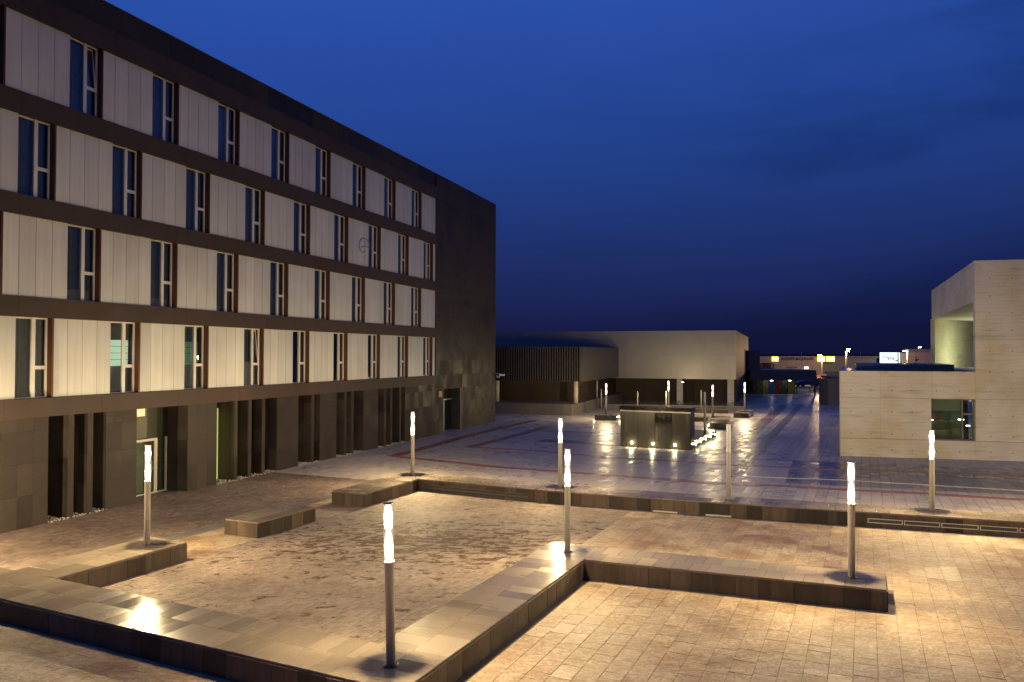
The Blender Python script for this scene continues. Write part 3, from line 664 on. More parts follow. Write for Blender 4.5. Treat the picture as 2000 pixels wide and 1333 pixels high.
# pale panels and windows
PW = 3.648; WW = 1.289
curt_v = MB(); nn = 26
for i in range(nn):
    x0_, x1_ = i/nn, (i+1)/nn; y0_, y1_ = .02*sin(i*2.4), .02*sin((i+1)*2.4); curt_v.face([(x0_, y0_, 0), (x1_, y1_, 0), (x1_, y1_, 1), (x0_, y0_, 1)])
curt_me = curt_v.mesh('curtain', M_CURT)
def window(tr, z0, z1, row, k):
    """tr = right edge of the opening; fixed pane left, tilting sash over a small light right, copper reveal at the right"""
    H = z1-z0; tl = tr-WW
    f = MB(); y0, y1 = .17, .23
    xs = (0.0, .035, .635, .765, 1.150, 1.215)
    f.box(xs[0], xs[1], y0, y1, 0, H).box(xs[2], xs[3], y0-.02, y1, 0, H).box(xs[4], xs[5], y0, y1, 0, H)
    f.box(xs[1], xs[2], y0, y1, H-.05, H).box(xs[1], xs[2], y0, y1, 0, .035).box(xs[3], xs[4], y0, y1, H-.05, H).box(xs[3], xs[4], y0, y1, 0, .035).box(xs[3], xs[4], y0-.01, y1, .92, 1.03)
    w = f.build('window', M_FRAME, tb, loc=(tl, 0, z0))
    MB().box(xs[1], xs[2], .195, .203, .035, H-.05).build('pane', M_GLASS, w)
    MB().box(xs[3], xs[4], .195, .203, .035, .92).build('pane', M_GLASS, w)
    tilt = (row, k) in ((0, 7), (3, 7-2))
    sash = MB().box(0, .385, .0, .008, 0, H-1.08).build('pane', M_GLASS, w, loc=(xs[3], .195, 1.03))
    if tilt:
        sf = MB().box(0, .03, -.02, .012, 0, H-1.08).box(.355, .385, -.02, .012, 0, H-1.08).box(.03, .355, -.02, .012, H-1.12, H-1.08).build('sash', M_FRAME, w, loc=(xs[3], .19, 1.03))
        sf.rotation_euler = (radians(-6), 0, 0); sash.rotation_euler = (radians(-6), 0, 0)
    MB().box(1.215, 1.289, -.03, .40, 0, H).build('reveal', M_COPPER, w)
    rn = random.Random(row*31+k)
    lit = None
    if row == 3 and k == 7: lit = M_BLIND
    if row == 3 and k == 6: lit = M_BLIND2
    if lit:
        mb = MB()
        for i in range(4):
            mb.box(.04, 1.15, .42, .43, .98+i*.24, .98+i*.24+.225)
        mb.build('lit_blind', lit, w)
    if lit:
        MB().box(.04, 1.15, .42, .43, .06, .96).build('lower_blind', M_CURT, w); MB().box(.04, 1.15, .42, .43, 1.95, H-.05).build('upper_blind', M_CURT, w)
    elif not (row == 3 and k in (4, 3, 2)):
        c = put('curtain', curt_me, w); c.location = (.03, .36, .02); c.scale = (1.16 if rn.random() < .8 else .62, 1.0, (H-.06) if not lit else .9)
    return w
rnd = random.Random(33)
for ri, (z0, z1, off) in enumerate(ROWS):
    tr_list = [-(off+k*PW) for k in range(11) if -(off+k*PW)-WW > TL]
    for k, tr_ in enumerate(tr_list): window(tr_, z0, z1, ri, k)
    gaps = [(tr_list[0], TE)]+[(tr_list[k+1], tr_list[k]-WW) for k in range(len(tr_list)-1)]
    for a, c in gaps:
        n = max(1, round((c-a)/.59))
        for i in range(n):
            xa = a+(c-a)*i/n+.008; xb = a+(c-a)*(i+1)/n-.008
            mb = MB().box(xa, xb, .05, .12, z0+.003, z1-.003)
            put('facade_panel', mb.mesh('facade_panel', M_PANEL), tb)
MB().box(TL, TE, .125, .16, 4.07, 6.63).build('panel_backing', M_DARK, tb) if False else None
# ground floor: piers and fins clad in stone slabs
def pier(x0, x1, name='pier', y1=1.0):
    root = put(name, MB().box(x0+.02, x1-.02, .02, y1, 0, 3.45).mesh(name, M_DARK), tb)
    rn = random.Random(int(abs(x0)*100)); zz = [0, 1.01, 2.02, 3.03, 3.448]
    for z0, z1 in zip(zz[:-1], zz[1:]):
        x = x0; full = x1-x0
        n = max(1, round(full/.62))
        for i in range(n):
            a = x0+full*i/n; c = x0+full*(i+1)/n
            put('cladding_slab', MB().box(a+(.002 if i else 0), c-.002, -rn.uniform(0, .004), .018, z0+.003, z1-.003).mesh('cladding_slab', M_BASALT), root)
        m2 = y1/2
        for s in (0, 1):
            for xx in ((x0, x0+.018), (x1-.018, x1)):
                put('cladding_slab', MB().box(xx[0], xx[1], .021+s*m2*.98, .017+(s+1)*m2*.98, z0+.003, z1-.003).mesh('cladding_slab', M_BASALT), root)
    return root
for a, c in ((-43.22, -41.6), (-39.3, -37.92), (-35.3, -33.59), (-29.44, -27.74), (-25.83, -24.27), (-21.42, -19.74), (-48.5, -46.2)): pier(a, c)
pier(-16.28, -11.75)
for a, c in ((-40.85, -40.62), (-40.08, -39.85), (-32.49, -32.27), (-31.53, -31.32), (-30.57, -30.35), (-26.6, -26.36), (-23.47, -23.26), (-22.74, -22.50), (-18.99, -18.75), (-18.21, -17.97), (-17.04, -16.80), (-45.3, -45.08), (-44.4, -44.18)):
    pier(a, c, 'fin', .85)
# glazing behind the fins, with one greenish lit bay
MB().box(-51, -38.0, 1.10, 1.12, 0, 3.4).build('recess_glazing', M_DARK, tb)
MB().box(-33.5, -32.1, 1.0, 1.01, 0, 3.1).build('lit_bay', M_GREENROOM, tb, label='greenish lit glazing behind the stone fins')
MB().box(-32.05, -11.8, 1.10, 1.12, 0, 3.4).build('recess_glazing', M_DARK, tb)
# entrance
MB().box(-38.0, -35.2, 1.35, 1.36, 0, 3.45).build('lobby_wall', M_LOBBY, tb)
MB().box(-37.95, -36.5, 1.00, 1.02, 3.06, 3.44).build('soffit_panel', M_SOFFIT, tb)
ed = MB(); 
for a, c in ((-37.9, -37.84), (-36.02, -35.86), (-35.42, -35.34)): ed.box(a, c, .98, 1.04, 0, 2.16)
ed.box(-37.84, -36.02, .98, 1.04, 2.06, 2.16).box(-37.84, -36.02, .98, 1.04, 0, .05).box(-35.86, -35.42, .98, 1.04, 0, .05)
door = ed.build('entrance_door', M_STEEL, tb)
MB().box(-37.84, -36.02, 1.0, 1.01, .05, 2.06).build('pane', M_GLASS2, door); MB().box(-35.86, -35.42, 1.0, 1.01, .05, 3.4).build('pane', M_GLASS2, door)
MB().tube((-36.2, .94, .9), (-36.2, .94, 1.3), .015).build('handle', M_STEEL, door)
MB().box(-37.6, -37.35, .96, .985, 2.55, 2.8).build('notice', M_WHITE, door)
# side door in the end wall
sd = MB()
for a, c in ((-10.42, -10.34), (-9.75, -9.62), (-8.95, -8.85)): sd.box(a, c, .62, .70, 0, 2.2 if a > -10.4 else 3.08)
sd.box(-10.34, -7.47, .62, .70, 2.2, 2.28)
d2 = sd.build('side_door', M_STEEL, tb)
MB().box(-10.34, -7.47, .655, .665, .03, 2.2).build('pane', M_GLASS, d2); MB().tube((-9.55, .58, .8), (-9.55, .58, 1.4), .018).build('handle', M_STEEL, d2)
MB().box(-11.25, -10.85, -.08, -.005, 2.55, 2.95).build('alarm_box', simple('alarm_box_paint', (.42, .20, .14), .5), tb, label='small reddish alarm box beside the side door')
# graffiti-like blue scribble scratched on a second-floor panel
mb = MB(); rn = random.Random(4); base = (-21.35, 0, 11.15)
def arc(cx, cz, rx, rz, a0, a1, n=10, w=.018):
    P_ = [(cx+rx*cos(a0+(a1-a0)*i/n), cz+rz*sin(a0+(a1-a0)*i/n)) for i in range(n+1)]
    for p, q in zip(P_[:-1], P_[1:]):
        mb.box(min(p[0], q[0])-.008, max(p[0], q[0])+.008, .040, .046, min(p[1], q[1])-w/2, max(p[1], q[1])+w/2)
SCR = (-21.35, 11.55)
arc(SCR[0], SCR[1], .62, .55, .2, 3.4, 14); arc(SCR[0]-.2, SCR[1]+.1, .35, .4, 2.2, 5.6, 12); arc(SCR[0]+.15, SCR[1]-.1, .5, .2, .3, 2.9, 10); arc(SCR[0]-.03, SCR[1]-.1, .08, .62, -1.5, 1.5, 8)
mb.build('scribble', simple('blue_marker', (.12, .16, .38), .6), tb)
# security cameras on the corner
def cctv(x, y, z, rz, label):
    r_ = thing('security_camera', label, 'security camera', (x, y, z), rz)
    MB().tube((0, 0, 0), (.35, 0, -.05), .03).build('bracket', M_STEEL, r_)
    hb = MB().box(.30, .75, -.09, .09, -.22, -.06).mesh('housing', M_WHITE); bevel_mesh(hb, .02); put('housing', hb, r_)
    MB().tube((.75, 0, -.14), (.77, 0, -.14), .05).build('lens', M_BLACK, r_)
cx_, cy_ = X0, Y0
cctv(X0+.03, Y0+.0, 3.95, radians(-10), 'white security camera on the corner of the tall building, upper one')
cctv(X0+.03, Y0+.6, 3.80, radians(-70), 'white security camera just behind the building corner, lower one')
# gravel at the feet of the fins
rn = random.Random(8); mb = MB(); ca, sa_ = cos(pi/2-BTH), sin(pi/2-BTH)
for a, c in ((-41.6, -39.3), (-33.59, -29.44), (-27.74, -25.83), (-24.27, -21.42), (-19.74, -16.28)):
    for i in range(int((c-a)*160)):
        x, y = rn.uniform(a, c), rn.uniform(-.10, .8); wx, wy = X0+x*ca-y*sa_, Y0+x*sa_+y*ca; s = rn.uniform(.015, .04); z = rn.uniform(.005, .04)
        tn = .001+rn.random()*.99; r0 = rn.random()*3
        top = [(wx+s*cos(r0+k*pi/2), wy+s*sin(r0+k*pi/2), z) for k in range(4)]
        for k in range(4):
            mb.face([top[k], top[(k+1) % 4], (wx, wy, z+s*.8)], tn); mb.face([top[(k+1) % 4], top[k], (wx, wy, z-s*.8)], tn)
mb.build('gravel', M_GRAVEL, None, kind='stuff')

# ---------------------------------------------------------------- the hall behind (pale metal box on columns, ribbed dark box beside it)
HR = radians(18.9)
hall = thing('exhibition_hall', 'pale metal-clad hall raised on columns with a ribbed dark box at its left', 'building', (24.2, 85.0, 0), -HR)
# local frame: +y goes away from the camera along the hall, -x to the left
def hl(x, y):    # world -> local of the hall
    dx, dy = x-24.2, y-85.0; return (dx*cos(HR)-dy*sin(HR), dx*sin(HR)+dy*cos(HR))
W_, DL = -48.0, 34.0
FS = -.13      # slope of the front line in this frame
def hall_front(x): return x*FS*.0
zb, zt, zm = 2.86, 8.18, 5.52
n = 14; xs = [W_*i/n for i in range(n+1)]
for i in range(n):
    for z0, z1 in ((zb, zm), (zm, zt)):
        put('cladding_sheet', MB().box(xs[i+1]+.003, xs[i]-.003, 0, .08, z0+.005, z1-.005).mesh('cladding_sheet', M_HALL), hall)
n = 14
for i in range(n):
    put('side_sheet', MB().box(-.10, -.01, .09+i*DL/n, .09+(i+1)*DL/n-.02, zb+.01, zt-.01).mesh('side_sheet', M_HALLS), hall)
MB().box(W_, -.12, .10, DL, zb+.02, zt-.05).build('body', M_DARK, hall)
MB().box(W_, -.12, .10, DL, zt-.04, zt-.01).build('roof', M_ROOF, hall)
MB().box(W_, -.3, 5.5, 5.7, 0, zb).build('back_wall', M_WALLD, hall)
MB().box(-.31, -.15, 5.5, DL, 0, zb).build('side_wall', M_WALLD, hall)
for p in ((1307.5, 77.0), (1432, 84.3)):
    X = (p[0]-1000)/1536.4*p[1]; lx, ly = hl(X, p[1]+1.0)
    w = .28 if p[0] < 1400 else .34
    put('column', MB().box(lx-w, lx+w, max(.2, ly-.3), max(.2, ly-.3)+.6, 0, zb+.01).mesh('column', M_CONC), hall)
# ribbed box
RB = hl(12.45, 90.2); x1 = RB[0]; yb = RB[1]; Lr = 17.4
rb0 = MB().box(x1-34, x1-.06, -Lr+.10, -.02, 3.02, 6.22).build('ribbed_box', M_STEELD, hall)
for i in range(90):
    xx = x1-.05-i*.238
    put('rib', MB().box(xx-.10, xx, -Lr-.32, -Lr+.09, 3.0, 6.24).mesh('rib', M_RIB) if i == 0 else RIBME, rb0, None if i == 0 else (-(i)*.238, 0, 0))
    if i == 0: RIBME = rb0.children[0].data
for i in range(8):
    put('side_sheet', MB().box(x1-.05, x1, -Lr+.10+i*Lr/8, -Lr+.09+(i+1)*Lr/8-.012, 3.0, 6.24).mesh('side_sheet', M_RIB), hall)
MB().box(x1-34, x1-.06, -Lr+.10, -.02, 6.225, 6.25).build('roof', M_ROOF, hall)
# plinth under the ribbed box, walls set back, round columns
PL = hl(5.42, 71.0)
q = MB()
for i in range(22):
    put('plinth_slab', MB().box(PL[0]-(i+1)*.9+.006, PL[0]-i*.9-.006, PL[1]-.0, PL[1]+.06, 0, 1.0).mesh('plinth_slab', M_PLINTH), hall)
for i in range(12):
    put('plinth_slab', MB().box(PL[0]-.06, PL[0], PL[1]+.062+i*.85, PL[1]+.062+(i+1)*.85-.01, 0, .98).mesh('plinth_slab', M_PLINTH), hall)
MB().box(PL[0]-22, PL[0]-.062, PL[1]+.062, 5.4, 0, .97).build('plinth', M_PLINTH, hall)
MB().box(x1-34, x1-1.6, -Lr+3.4, -Lr+3.6, .97, 3.02).build('recessed_wall', M_WALLD, hall)
MB().box(x1-1.6, x1-1.4, -Lr+3.4, 5.4, .97, 3.02).build('recessed_wall', M_WALLD, hall)
for px_, dd in ((1129, 74.6), (996.5, 80.0)):
    X = (px_-1000)/1536.4*dd; lx, ly = hl(X, dd); MB().lathe([(.22, .97), (.22, 3.03)], 16, lx, -Lr+.9 if px_ > 1000 else -Lr+.9).build('column', M_CONC, hall, True)
# small wall spotlight on the hall's lower edge
wl = thing('wall_light', 'small bright spotlight washing the lower edge of the pale hall', 'wall light', (18.1, 83.4, 2.62), 0)
MB().box(-.12, .12, -.1, .1, -.08, .0).build('housing', M_STEELD, wl); MB().box(-.10, .10, -.08, .08, .0, .015).build('lens', M_SPOT, wl)
MB().tube((0, 0, -.08), (0, 0, -2.62), .03).build('post', M_STEEL, wl)
ld = bpy.data.lights.new('wall_light_source', 'SPOT'); ld.energy = 45; ld.color = (1, .8, .5); ld.spot_size = radians(120); ld.spot_blend = 1.0; ld.shadow_soft_size = .08
lo = bpy.data.objects.new('wall_light_source', ld); COL.objects.link(lo); lo.parent = wl; lo.location = (0, 0, .05); lo.rotation_euler = (radians(180-50), 0, radians(-10))
# slim unlit posts before the hall
post_me = MB().lathe([(.06, 0), (.06, 2.0), (.04, 2.02)], 12).mesh('shaft', M_STEEL, True); collar = MB().lathe([(.10, 0), (.10, .02)], 12).mesh('base_plate', M_STEELD)
for px_, d_, lab in ((1245.3, 75.0, 'slim steel post rising behind the left part of the water wall'), (1301, 76.0, 'slim steel post beside the middle column of the hall'),
                     (1369.5, 78.0, 'slim steel post before the dark hall front right of the water wall'), (1174.5, 80.0, 'slim steel post behind the small lamp block at left'), (1166.2, 81.5, 'slim steel post at the end of the hall plinth')):
    r_ = thing('steel_post', lab, 'post', ((px_-1000)/1536.4*d_, d_, 0), 0, 'slim steel posts before the hall')
    o = put('shaft', post_me, r_); put('base_plate', collar, r_)
    if px_ < 1170: o.scale = (1, 1, 1.4)

# ---------------------------------------------------------------- water wall and platform
ww = thing('water_wall', 'black granite water wall with three floor spots at its foot', 'fountain', (6.51, 47.23, 0), math.atan2(45.36-47.23, 10.27-6.51))
WL = 4.2
for i in range(4):
    a = WL*i/4; c = WL*(i+1)/4
    put('granite_panel', bbox(a+.004, c-.004, 0, .06, .02, 2.12, M_BLACKS, .003, 'granite_panel'), ww)
MB().box(.01, WL-.01, .062, .95, 0, 2.2).build('core', M_BLACKS, ww)
MB().box(-.03, WL+.03, .02, .10, 2.12, 2.20).build('spout_slot', M_STEEL, ww)
put('cap', bbox(-.06, WL+.06, -.06, 1.0, 2.22, 2.44, M_BLACKS, .008, 'cap'), ww)
for i in range(2): put('side_panel', bbox(WL-.004, WL+.03, .06+i*.46, .5+i*.46, .02, 2.2, M_BLACKS, .003, 'side_panel'), ww)
def floor_spot(root, x, y, z, r=.07, watt=30, aim=None):
    s_ = MB().lathe([(r+.02, 0), (r+.02, .04), (r, .05)], 14).build('spot_ring', M_STEEL, root, loc=(x, y, z))
    MB().lathe([(r, .051), (r*.7, .075), (r*.2, .085)], 14).build('lens', M_SPOT, s_)
    s_.rotation_euler = (radians(90), 0, 0) if aim is None else aim
    ld = bpy.data.lights.new('spot_source', 'POINT'); ld.energy = watt; ld.color = (1, .88, .45); ld.shadow_soft_size = .05
    lo = bpy.data.objects.new('spot_source', ld); COL.objects.link(lo); lo.parent = root; return lo
for fx in (.72, 2.02, 3.32):
    lo = floor_spot(ww, fx, -.0, .28, watt=34); lo.location = (fx, -.16, .28)
pf = thing('water_platform', 'low dark platform behind the water wall with a row of spots along its right side', 'platform', (6.51, 47.23, 0), -TH)
x_r = 4.16
def loc_pf(x, y): return x, y
vx = (10.27-6.51)*cos(TH)-(45.36-47.23)*sin(TH); vy = (10.27-6.51)*sin(TH)+(45.36-47.23)*cos(TH)   # front-right corner in this frame
put('basin_top', MB().box(.1, vx-.02, 1.0, vy+8.45, .0, .42).mesh('basin_top', M_CAP), pf)
for i in range(9):
    y0_ = vy+.6+i*.88
    put('side_slab', MB().box(vx-.018, vx+.02, y0_, y0_+.87, 0, .43).mesh('side_slab', M_BLACKS), pf)
for i, fy in enumerate((1.25, 2.85, 4.45, 6.05, 7.65)):
    lo = floor_spot(pf, vx+.02, vy+fy, .25, .06, 9, (0, radians(90), 0)); lo.location = (vx+.22, vy+fy, .25)
# ---------------------------------------------------------------- small benches of the far plaza
def small_bench(label, x, y, rz, w, l, h, spots=(), stepped=False):
    r_ = thing('block_bench', label, 'stone bench', (x, y, 0), rz)
    MB().box(.03, w-.03, .03, l-.03, 0, h-.05).build('core', M_BLACKS, r_)
    n = max(1, round(l/1.2))
    for i in range(n): put('cap_slab', bbox(0, w, l*i/n+.004, l*(i+1)/n-.004, h-.05, h, M_CAP, .004, 'cap_slab'), r_)
    n = max(1, round(w/.8))
    for i in range(n): put('face_slab', MB().box(w*i/n+.003, w*(i+1)/n-.003, .0, .028, 0, h-.052).mesh('face_slab', M_BLACKS), r_)
    n = max(1, round(l/.8))
    for i in range(n): put('face_slab', MB().box(w-.028, w, .03+(l-.03)*i/n, .03+(l-.03)*(i+1)/n-.005, 0, h-.052).mesh('face_slab', M_BLACKS), r_)
    for sx_, sy_, aim, off in spots:
        lo = floor_spot(r_, sx_, sy_, h*.6, .06, 16, aim); lo.location = (sx_+off[0], sy_+off[1], h*.6)
    return r_
small_bench('small dark block bench carrying a lamp, left of the water wall', 6.98, 66.26, -radians(17), 1.85, 1.6, .45, [(1.87, .8, (0, radians(90), 0), (.2, 0)), (-.02, .8, (0, radians(-90), 0), (-.2, 0))])
small_bench('long black bench with a pale top right of the water wall', 14.62, 58.75, -radians(17), 1.45, 7.0, .47, [(.05, -.02, (radians(90), 0, 0), (0, -.2))])
small_bench('low dark bench wall joining the black bench from behind', 9.8, 66.7, -radians(17), 6.6, 1.5, .40)
small_bench('stepped low wall before the hall, second row back', 11.0, 76.2, -radians(12), 9.6, 2.0, .42)
small_bench('small stepped block at right carrying the rightmost far lamp', 19.55, 69.4, -radians(22), 1.25, 4.6, .42)
pl = thing('planter', 'long low planter with dark planting at the foot of the hall', 'planter', (9.5, 81.3, 0), -radians(12))
MB().box(0, 14, 0, .15, 0, .42).build('edge', M_PLINTH, pl)
rn = random.Random(6); mb = MB()
for i in range(1500):
    x, y, z = rn.uniform(.1, 13.9), rn.uniform(.16, 1.8), rn.uniform(.2, .7); a = rn.random()*6.3; s = rn.uniform(.05, .12)
    mb.face([(x, y, z), (x+s*cos(a), y+s*sin(a), z+s*.6), (x+s*cos(a+.9), y+s*sin(a+.9), z+s*1.2)])
mb.build('planting', M_PLANT, pl, kind='stuff')

# ---------------------------------------------------------------- concrete building at right
# corners on the ground: A near-left, axis along the front and into the depth
A = Vector((17.99, 43.14)); Bf = Vector((26.68, 41.06)); fd = (Bf-A).normalized(); CR = math.atan2(fd.y, fd.x)
cb = thing('concrete_building', 'board-marked concrete building at right with a tall block over a long low volume', 'building', (A.x, A.y, 0), CR)
cbt = (Vector((24.51, 41.67))-A).dot(fd)     # where the tower starts
def loc_c(x, y):
    d = Vector((x, y))-A; return d.dot(fd), d.x*(-fd.y)+d.y*fd.x
HL, HT = 4.66, 10.55
W1, W2 = 4.55, cbt-.02   # window opening
FL = 15.0
SK = .168
def cprism(x0, x1, y0, y1, z0, z1):
    return MB().prism([(x0+y0*SK, y0), (x1+y0*SK, y0), (x1+y1*SK, y1), (x0+y1*SK, y1)], z0, z1)
def cpanel(x0, x1, z0, z1, y0=0.0, y1=.30, g=.0025):
    put('concrete_panel', bbox(x0+g, x1-g, y0, y1, z0+(.009 if z0 == .99 else .004), z1-.004, M_CONC, .004, 'concrete_panel'), cb)
rows_ = (0, .99, 3.20, HL)
for z0, z1 in zip(rows_[:-1], rows_[1:]):
    if z0 == .99: cuts = [(0, 2.05), (2.05, W1)]
    elif z0 == 0: cuts = [(0, 2.05), (2.05, 4.7), (4.7, cbt+.0)]
    else: cuts = [(0, 2.05), (2.05, 4.6), (4.6, cbt)]
    for a, c in cuts: cpanel(a, c, z0, z1)
for z0, z1 in ((0, .99), (.99, 3.20), (3.20, 6.35), (6.35, HT)):
    for a, c in ((cbt, cbt+4.2), (cbt+4.2, cbt+8.4), (cbt+8.4, FL+3)): cpanel(a, c, z0, z1)
# left flank of the low volume
for i in range(4):
    for z0, z1 in zip(rows_[:-1], rows_[1:]): put('concrete_panel', cprism(0.0, .29, .31+i*4.9, .30+(i+1)*4.9, z0+.006, z1-.006).mesh('concrete_panel', M_CONC), cb)
cprism(.30, W1-.5, .32, 2.6, .0, HL-.25).prism([(.3+2.62*SK, 2.62), (cbt+2.62*SK, 2.62), (cbt+20*SK, 20), (.3+20*SK, 20)], 0, HL-.25).build('body', M_DARK, cb)
cprism(.30, cbt+.3, .32, 20, HL-.24, HL-.16).build('roof', M_ROOF, cb)
a, c = loc_c(.44*52, 52)
cprism(.9, cbt-.2, 7.0, 16.0, HL-.15, HL+.30).build('roof_upstand', M_ROOF, cb)
# tower: left side wall with the loggia opening
tl = Vector((32.6, 61.1)); tn_ = Vector((24.51, 41.67)); sdv = tl-tn_; Ls = sdv.length; e = loc_c(tl.x, tl.y)
sr_ = math.atan2(e[1], e[0]-cbt)
side = put('tower_side_wall', MB().box(.32, Ls, -.30, 0, 8.37, HT-.006).mesh('tower_side_wall', M_CONC), cb, (cbt+.0, .0, 0), sr_)
cprism(cbt+.30, FL+3, .31, 20, HT-.3, HT-.2).build('tower_roof', M_ROOF, cb)
g2 = loc_c(32.9, 61.2); g3 = loc_c(39.8, 67.6); d3 = Vector(g3)-Vector(g2)
MB().prism([(cbt+.40, .32), (cbt+12, .32), (g3[0]+4, g3[1]+3), (g3[0]+1, g3[1]+1), (g2[0]+.05, g2[1]+.1)], 8.37, 8.6).build('loggia_ceiling', M_CONC, cb)
ib = put('loggia_back_wall', MB().box(.0, d3.length+3, 0, .3, 4.4, 8.37).mesh('loggia_back_wall', M_CONC), cb, (g2[0], g2[1], 0), math.atan2(d3.y, d3.x))
cprism(cbt+.4, cbt+8, .31, 20, HL-.14, HL-.05).build('loggia_floor', M_CONC, cb)
cprism(cbt+6.3, cbt+6.5, .31, 22, HL-.05, 8.36).build('loggia_inner_wall', M_CONC, cb)
lgx = loc_c(36.6, 61.2); lg = put('terrace_light', None, cb, (lgx[0], lgx[1], 0))
MB().box(-.25, .25, -.12, .12, HL-.05, HL+.08).build('housing', M_STEELD, lg); MB().box(-.2, .2, -.1, .1, HL+.08, HL+.10).build('lens', emit('terrace_lens', (.8, 1, .45), 10), lg)
ld = bpy.data.lights.new('terrace_source', 'POINT'); ld.energy = 330; ld.color = (.92, 1.0, .62); ld.shadow_soft_size = .25
lo = bpy.data.objects.new('terrace_source', ld); COL.objects.link(lo); lo.parent = lg; lo.location = (0, 0, HL+.5)
# tie holes of the formwork
mb = MB()
def hole(x, z, y=-.001):
    n = 8; mb.face([(x+.030*cos(2*pi*i/n), y-.0015, z+.030*sin(2*pi*i/n)) for i in range(n)])
for z in (.42, 1.25, 2.45, 3.62):
    for x in (.55, 1.55, 2.6, 3.6): hole(x, z)
for x in (4.8, 5.9): hole(x, 3.62); hole(x, .42)
for z in (.42, 1.25, 2.35, 3.62, 4.65, 5.75, 6.85, 7.75, 8.65, 9.6):
    for x in (.7, 1.75, 2.95, 4.0): hole(cbt+x, z)
mb.build('tie_hole', simple('tie_hole_dark', (.07, .06, .045), .9), cb, kind='stuff')
# window of the low volume with the room behind
wd = MB(); z0, z1 = .99, 3.20
wd.box(W1, W1+.05, .22, .30, z0, z1).box(W2-.06, W2, .22, .30, z0, z1).box(W1+.05, W2-.06, .22, .30, z1-.05, z1).box(W1+.05, W2-.06, .22, .30, z0, z0+.05).box(W2-.60, W2-.52, .20, .30, z0+.05, z1-.05)
wd.box(W2-.52, W2-.06, .22, .30, 2.35, 2.45)
wn = wd.build('window', M_STEELD, cb)
MB().box(W1+.05, W2-.60, .255, .262, z0+.05, z1-.05).build('pane', M_GLASS2, wn); MB().box(W2-.52, W2-.06, .255, .262, z0+.05, z1-.05).build('pane', M_GLASS2, wn)
MB().box(W1+.05, W2-.60, .34, .36, 2.55, z1-.02).build('upper_blind', simple('grey_green_blind', (.22, .24, .19), .6), wn)
MB().box(W1-.02, W2+.1, 2.50, 2.58, .3, 3.4).build('room_wall', simple('room_wall_green', (.06, .075, .04), .5), wn)
MB().box(W1-.02, W2+.1, .32, 2.5, .95, .99).build('room_floor', simple('room_floor_polished', (.05, .05, .035), .15), wn)
MB().box(W1+.3, W2-.9, 2.30, 2.48, 1.9, 2.3).build('shelf', simple('brown_shelf', (.10, .055, .035), .6), wn)
for xx, zz, ww_ in ((W1+.45, 1.90, .30), (W1+2.0, 1.95, .26), (W1+2.35, 1.62, .16)):  # glowing bars standing in for the bright ovals in the glass
    MB().box(xx-ww_/2, xx+ww_/2, 1.9, 2.05, zz, zz+.05).build('glow_bar', M_WWHITE, wn)
ld = bpy.data.lights.new('room_source', 'POINT'); ld.energy = 9; ld.color = (.85, 1, .55); ld.shadow_soft_size = .1
lo = bpy.data.objects.new('room_source', ld); COL.objects.link(lo); lo.parent = wn; lo.location = (W2-.6, 1.2, 2.9)

# ---------------------------------------------------------------- the far side of the plaza
def at(px, d): return (px-1000)/1536.4*d
def zt_(py, d): return CAM_H-(py-692.8)*d/1536.4
# kiosk-like clad block beside the concrete building
d = 86.0; ks = thing('service_block', 'grey stone-clad service block standing beside the concrete building', 'kiosk', (at(1617, d), d, 0), radians(-8))
for i in range(3): put('clad_panel', bbox(i*1.6+.01, (i+1)*1.6-.01, 0, .08, 0, 2.95, M_PLINTH, .01, 'clad_panel'), ks)
MB().box(.0, 4.8, .09, 4, 0, 2.9).build('body', M_PLINTH, ks); MB().box(.25, 5.0, -.1, 4.1, 2.96, 3.2).build('roof', M_STEELD, ks)
# dark shed with canopy and coloured doors
d = 111.0; sh = thing('locker_building', 'low dark building with a flat canopy over a row of coloured doors', 'building', (at(1460, d), d, 0), 0)
w1 = at(1484, d)-at(1460, d); w2 = at(1588, d)-at(1460, d)
MB().box(0, w1, 0, 12, 3.4, 6.15).build('upper_block', M_STEELD, sh)
MB().box(0, w2, -1.2, 8, zt_(741, d), 3.42).build('canopy', M_STEELD, sh)
MB().box(0, at(1557, d)-at(1460, d), .8, 8, 0, 2.1).build('wall', M_DARK, sh)
for (a, c), mn in zip(((1472, 1480), (1480, 1492), (1492, 1504), (1504.5, 1517.5), (1518, 1529), (1529.5, 1541), (1542, 1556)), ('brown', 'green', 'olive', 'blue', 'red', 'dark_green', 'olive')):
    xa = at(a, d)-at(1460, d); xb = at(c, d)-at(1460, d)
    dr = put('door', bbox(xa+.02, xb-.02, .70, .78, .02, 2.04, MATS['door_paint_'+mn], .01, 'door'), sh); dr['label'] = mn.replace('_', ' ')+' door of the row'
    MB().box(xb-.14, xb-.08, .66, .70, .95, 1.15).build('handle', M_STEEL, dr)
for px_, zz in ((1504.8, 2.0), (1540, 2.02)):
    xa = at(px_, d)-at(1460, d); MB().box(xa-.15, xa+.15, -.6, -.3, zz-.12, zz-.02).build('ceiling_light', M_WWHITE, sh)
    ld = bpy.data.lights.new('canopy_source', 'POINT'); ld.energy = 5; ld.color = (1, .9, .7); ld.shadow_soft_size = .1
    lo = bpy.data.objects.new('canopy_source', ld); COL.objects.link(lo); lo.parent = sh; lo.location = (xa, -.45, zz-.25)
MB().box(w2-.2, w2, -1.0, -.8, 0, 2.05).build('post', M_STEELD, sh)
# guard rail at the edge of the street
gr_ = thing('guard_rail', 'pale metal guard rail along the street behind the plaza', 'guard rail', (at(1556, 114), 114, 0), 0)
MB().box(0, 6.0, 0, .05, .75, 1.0).build('rail', M_STEEL, gr_)
for i in range(4): MB().box(i*1.9, i*1.9+.1, .06, .16, 0, 1.0).build('post', M_STEELD, gr_)
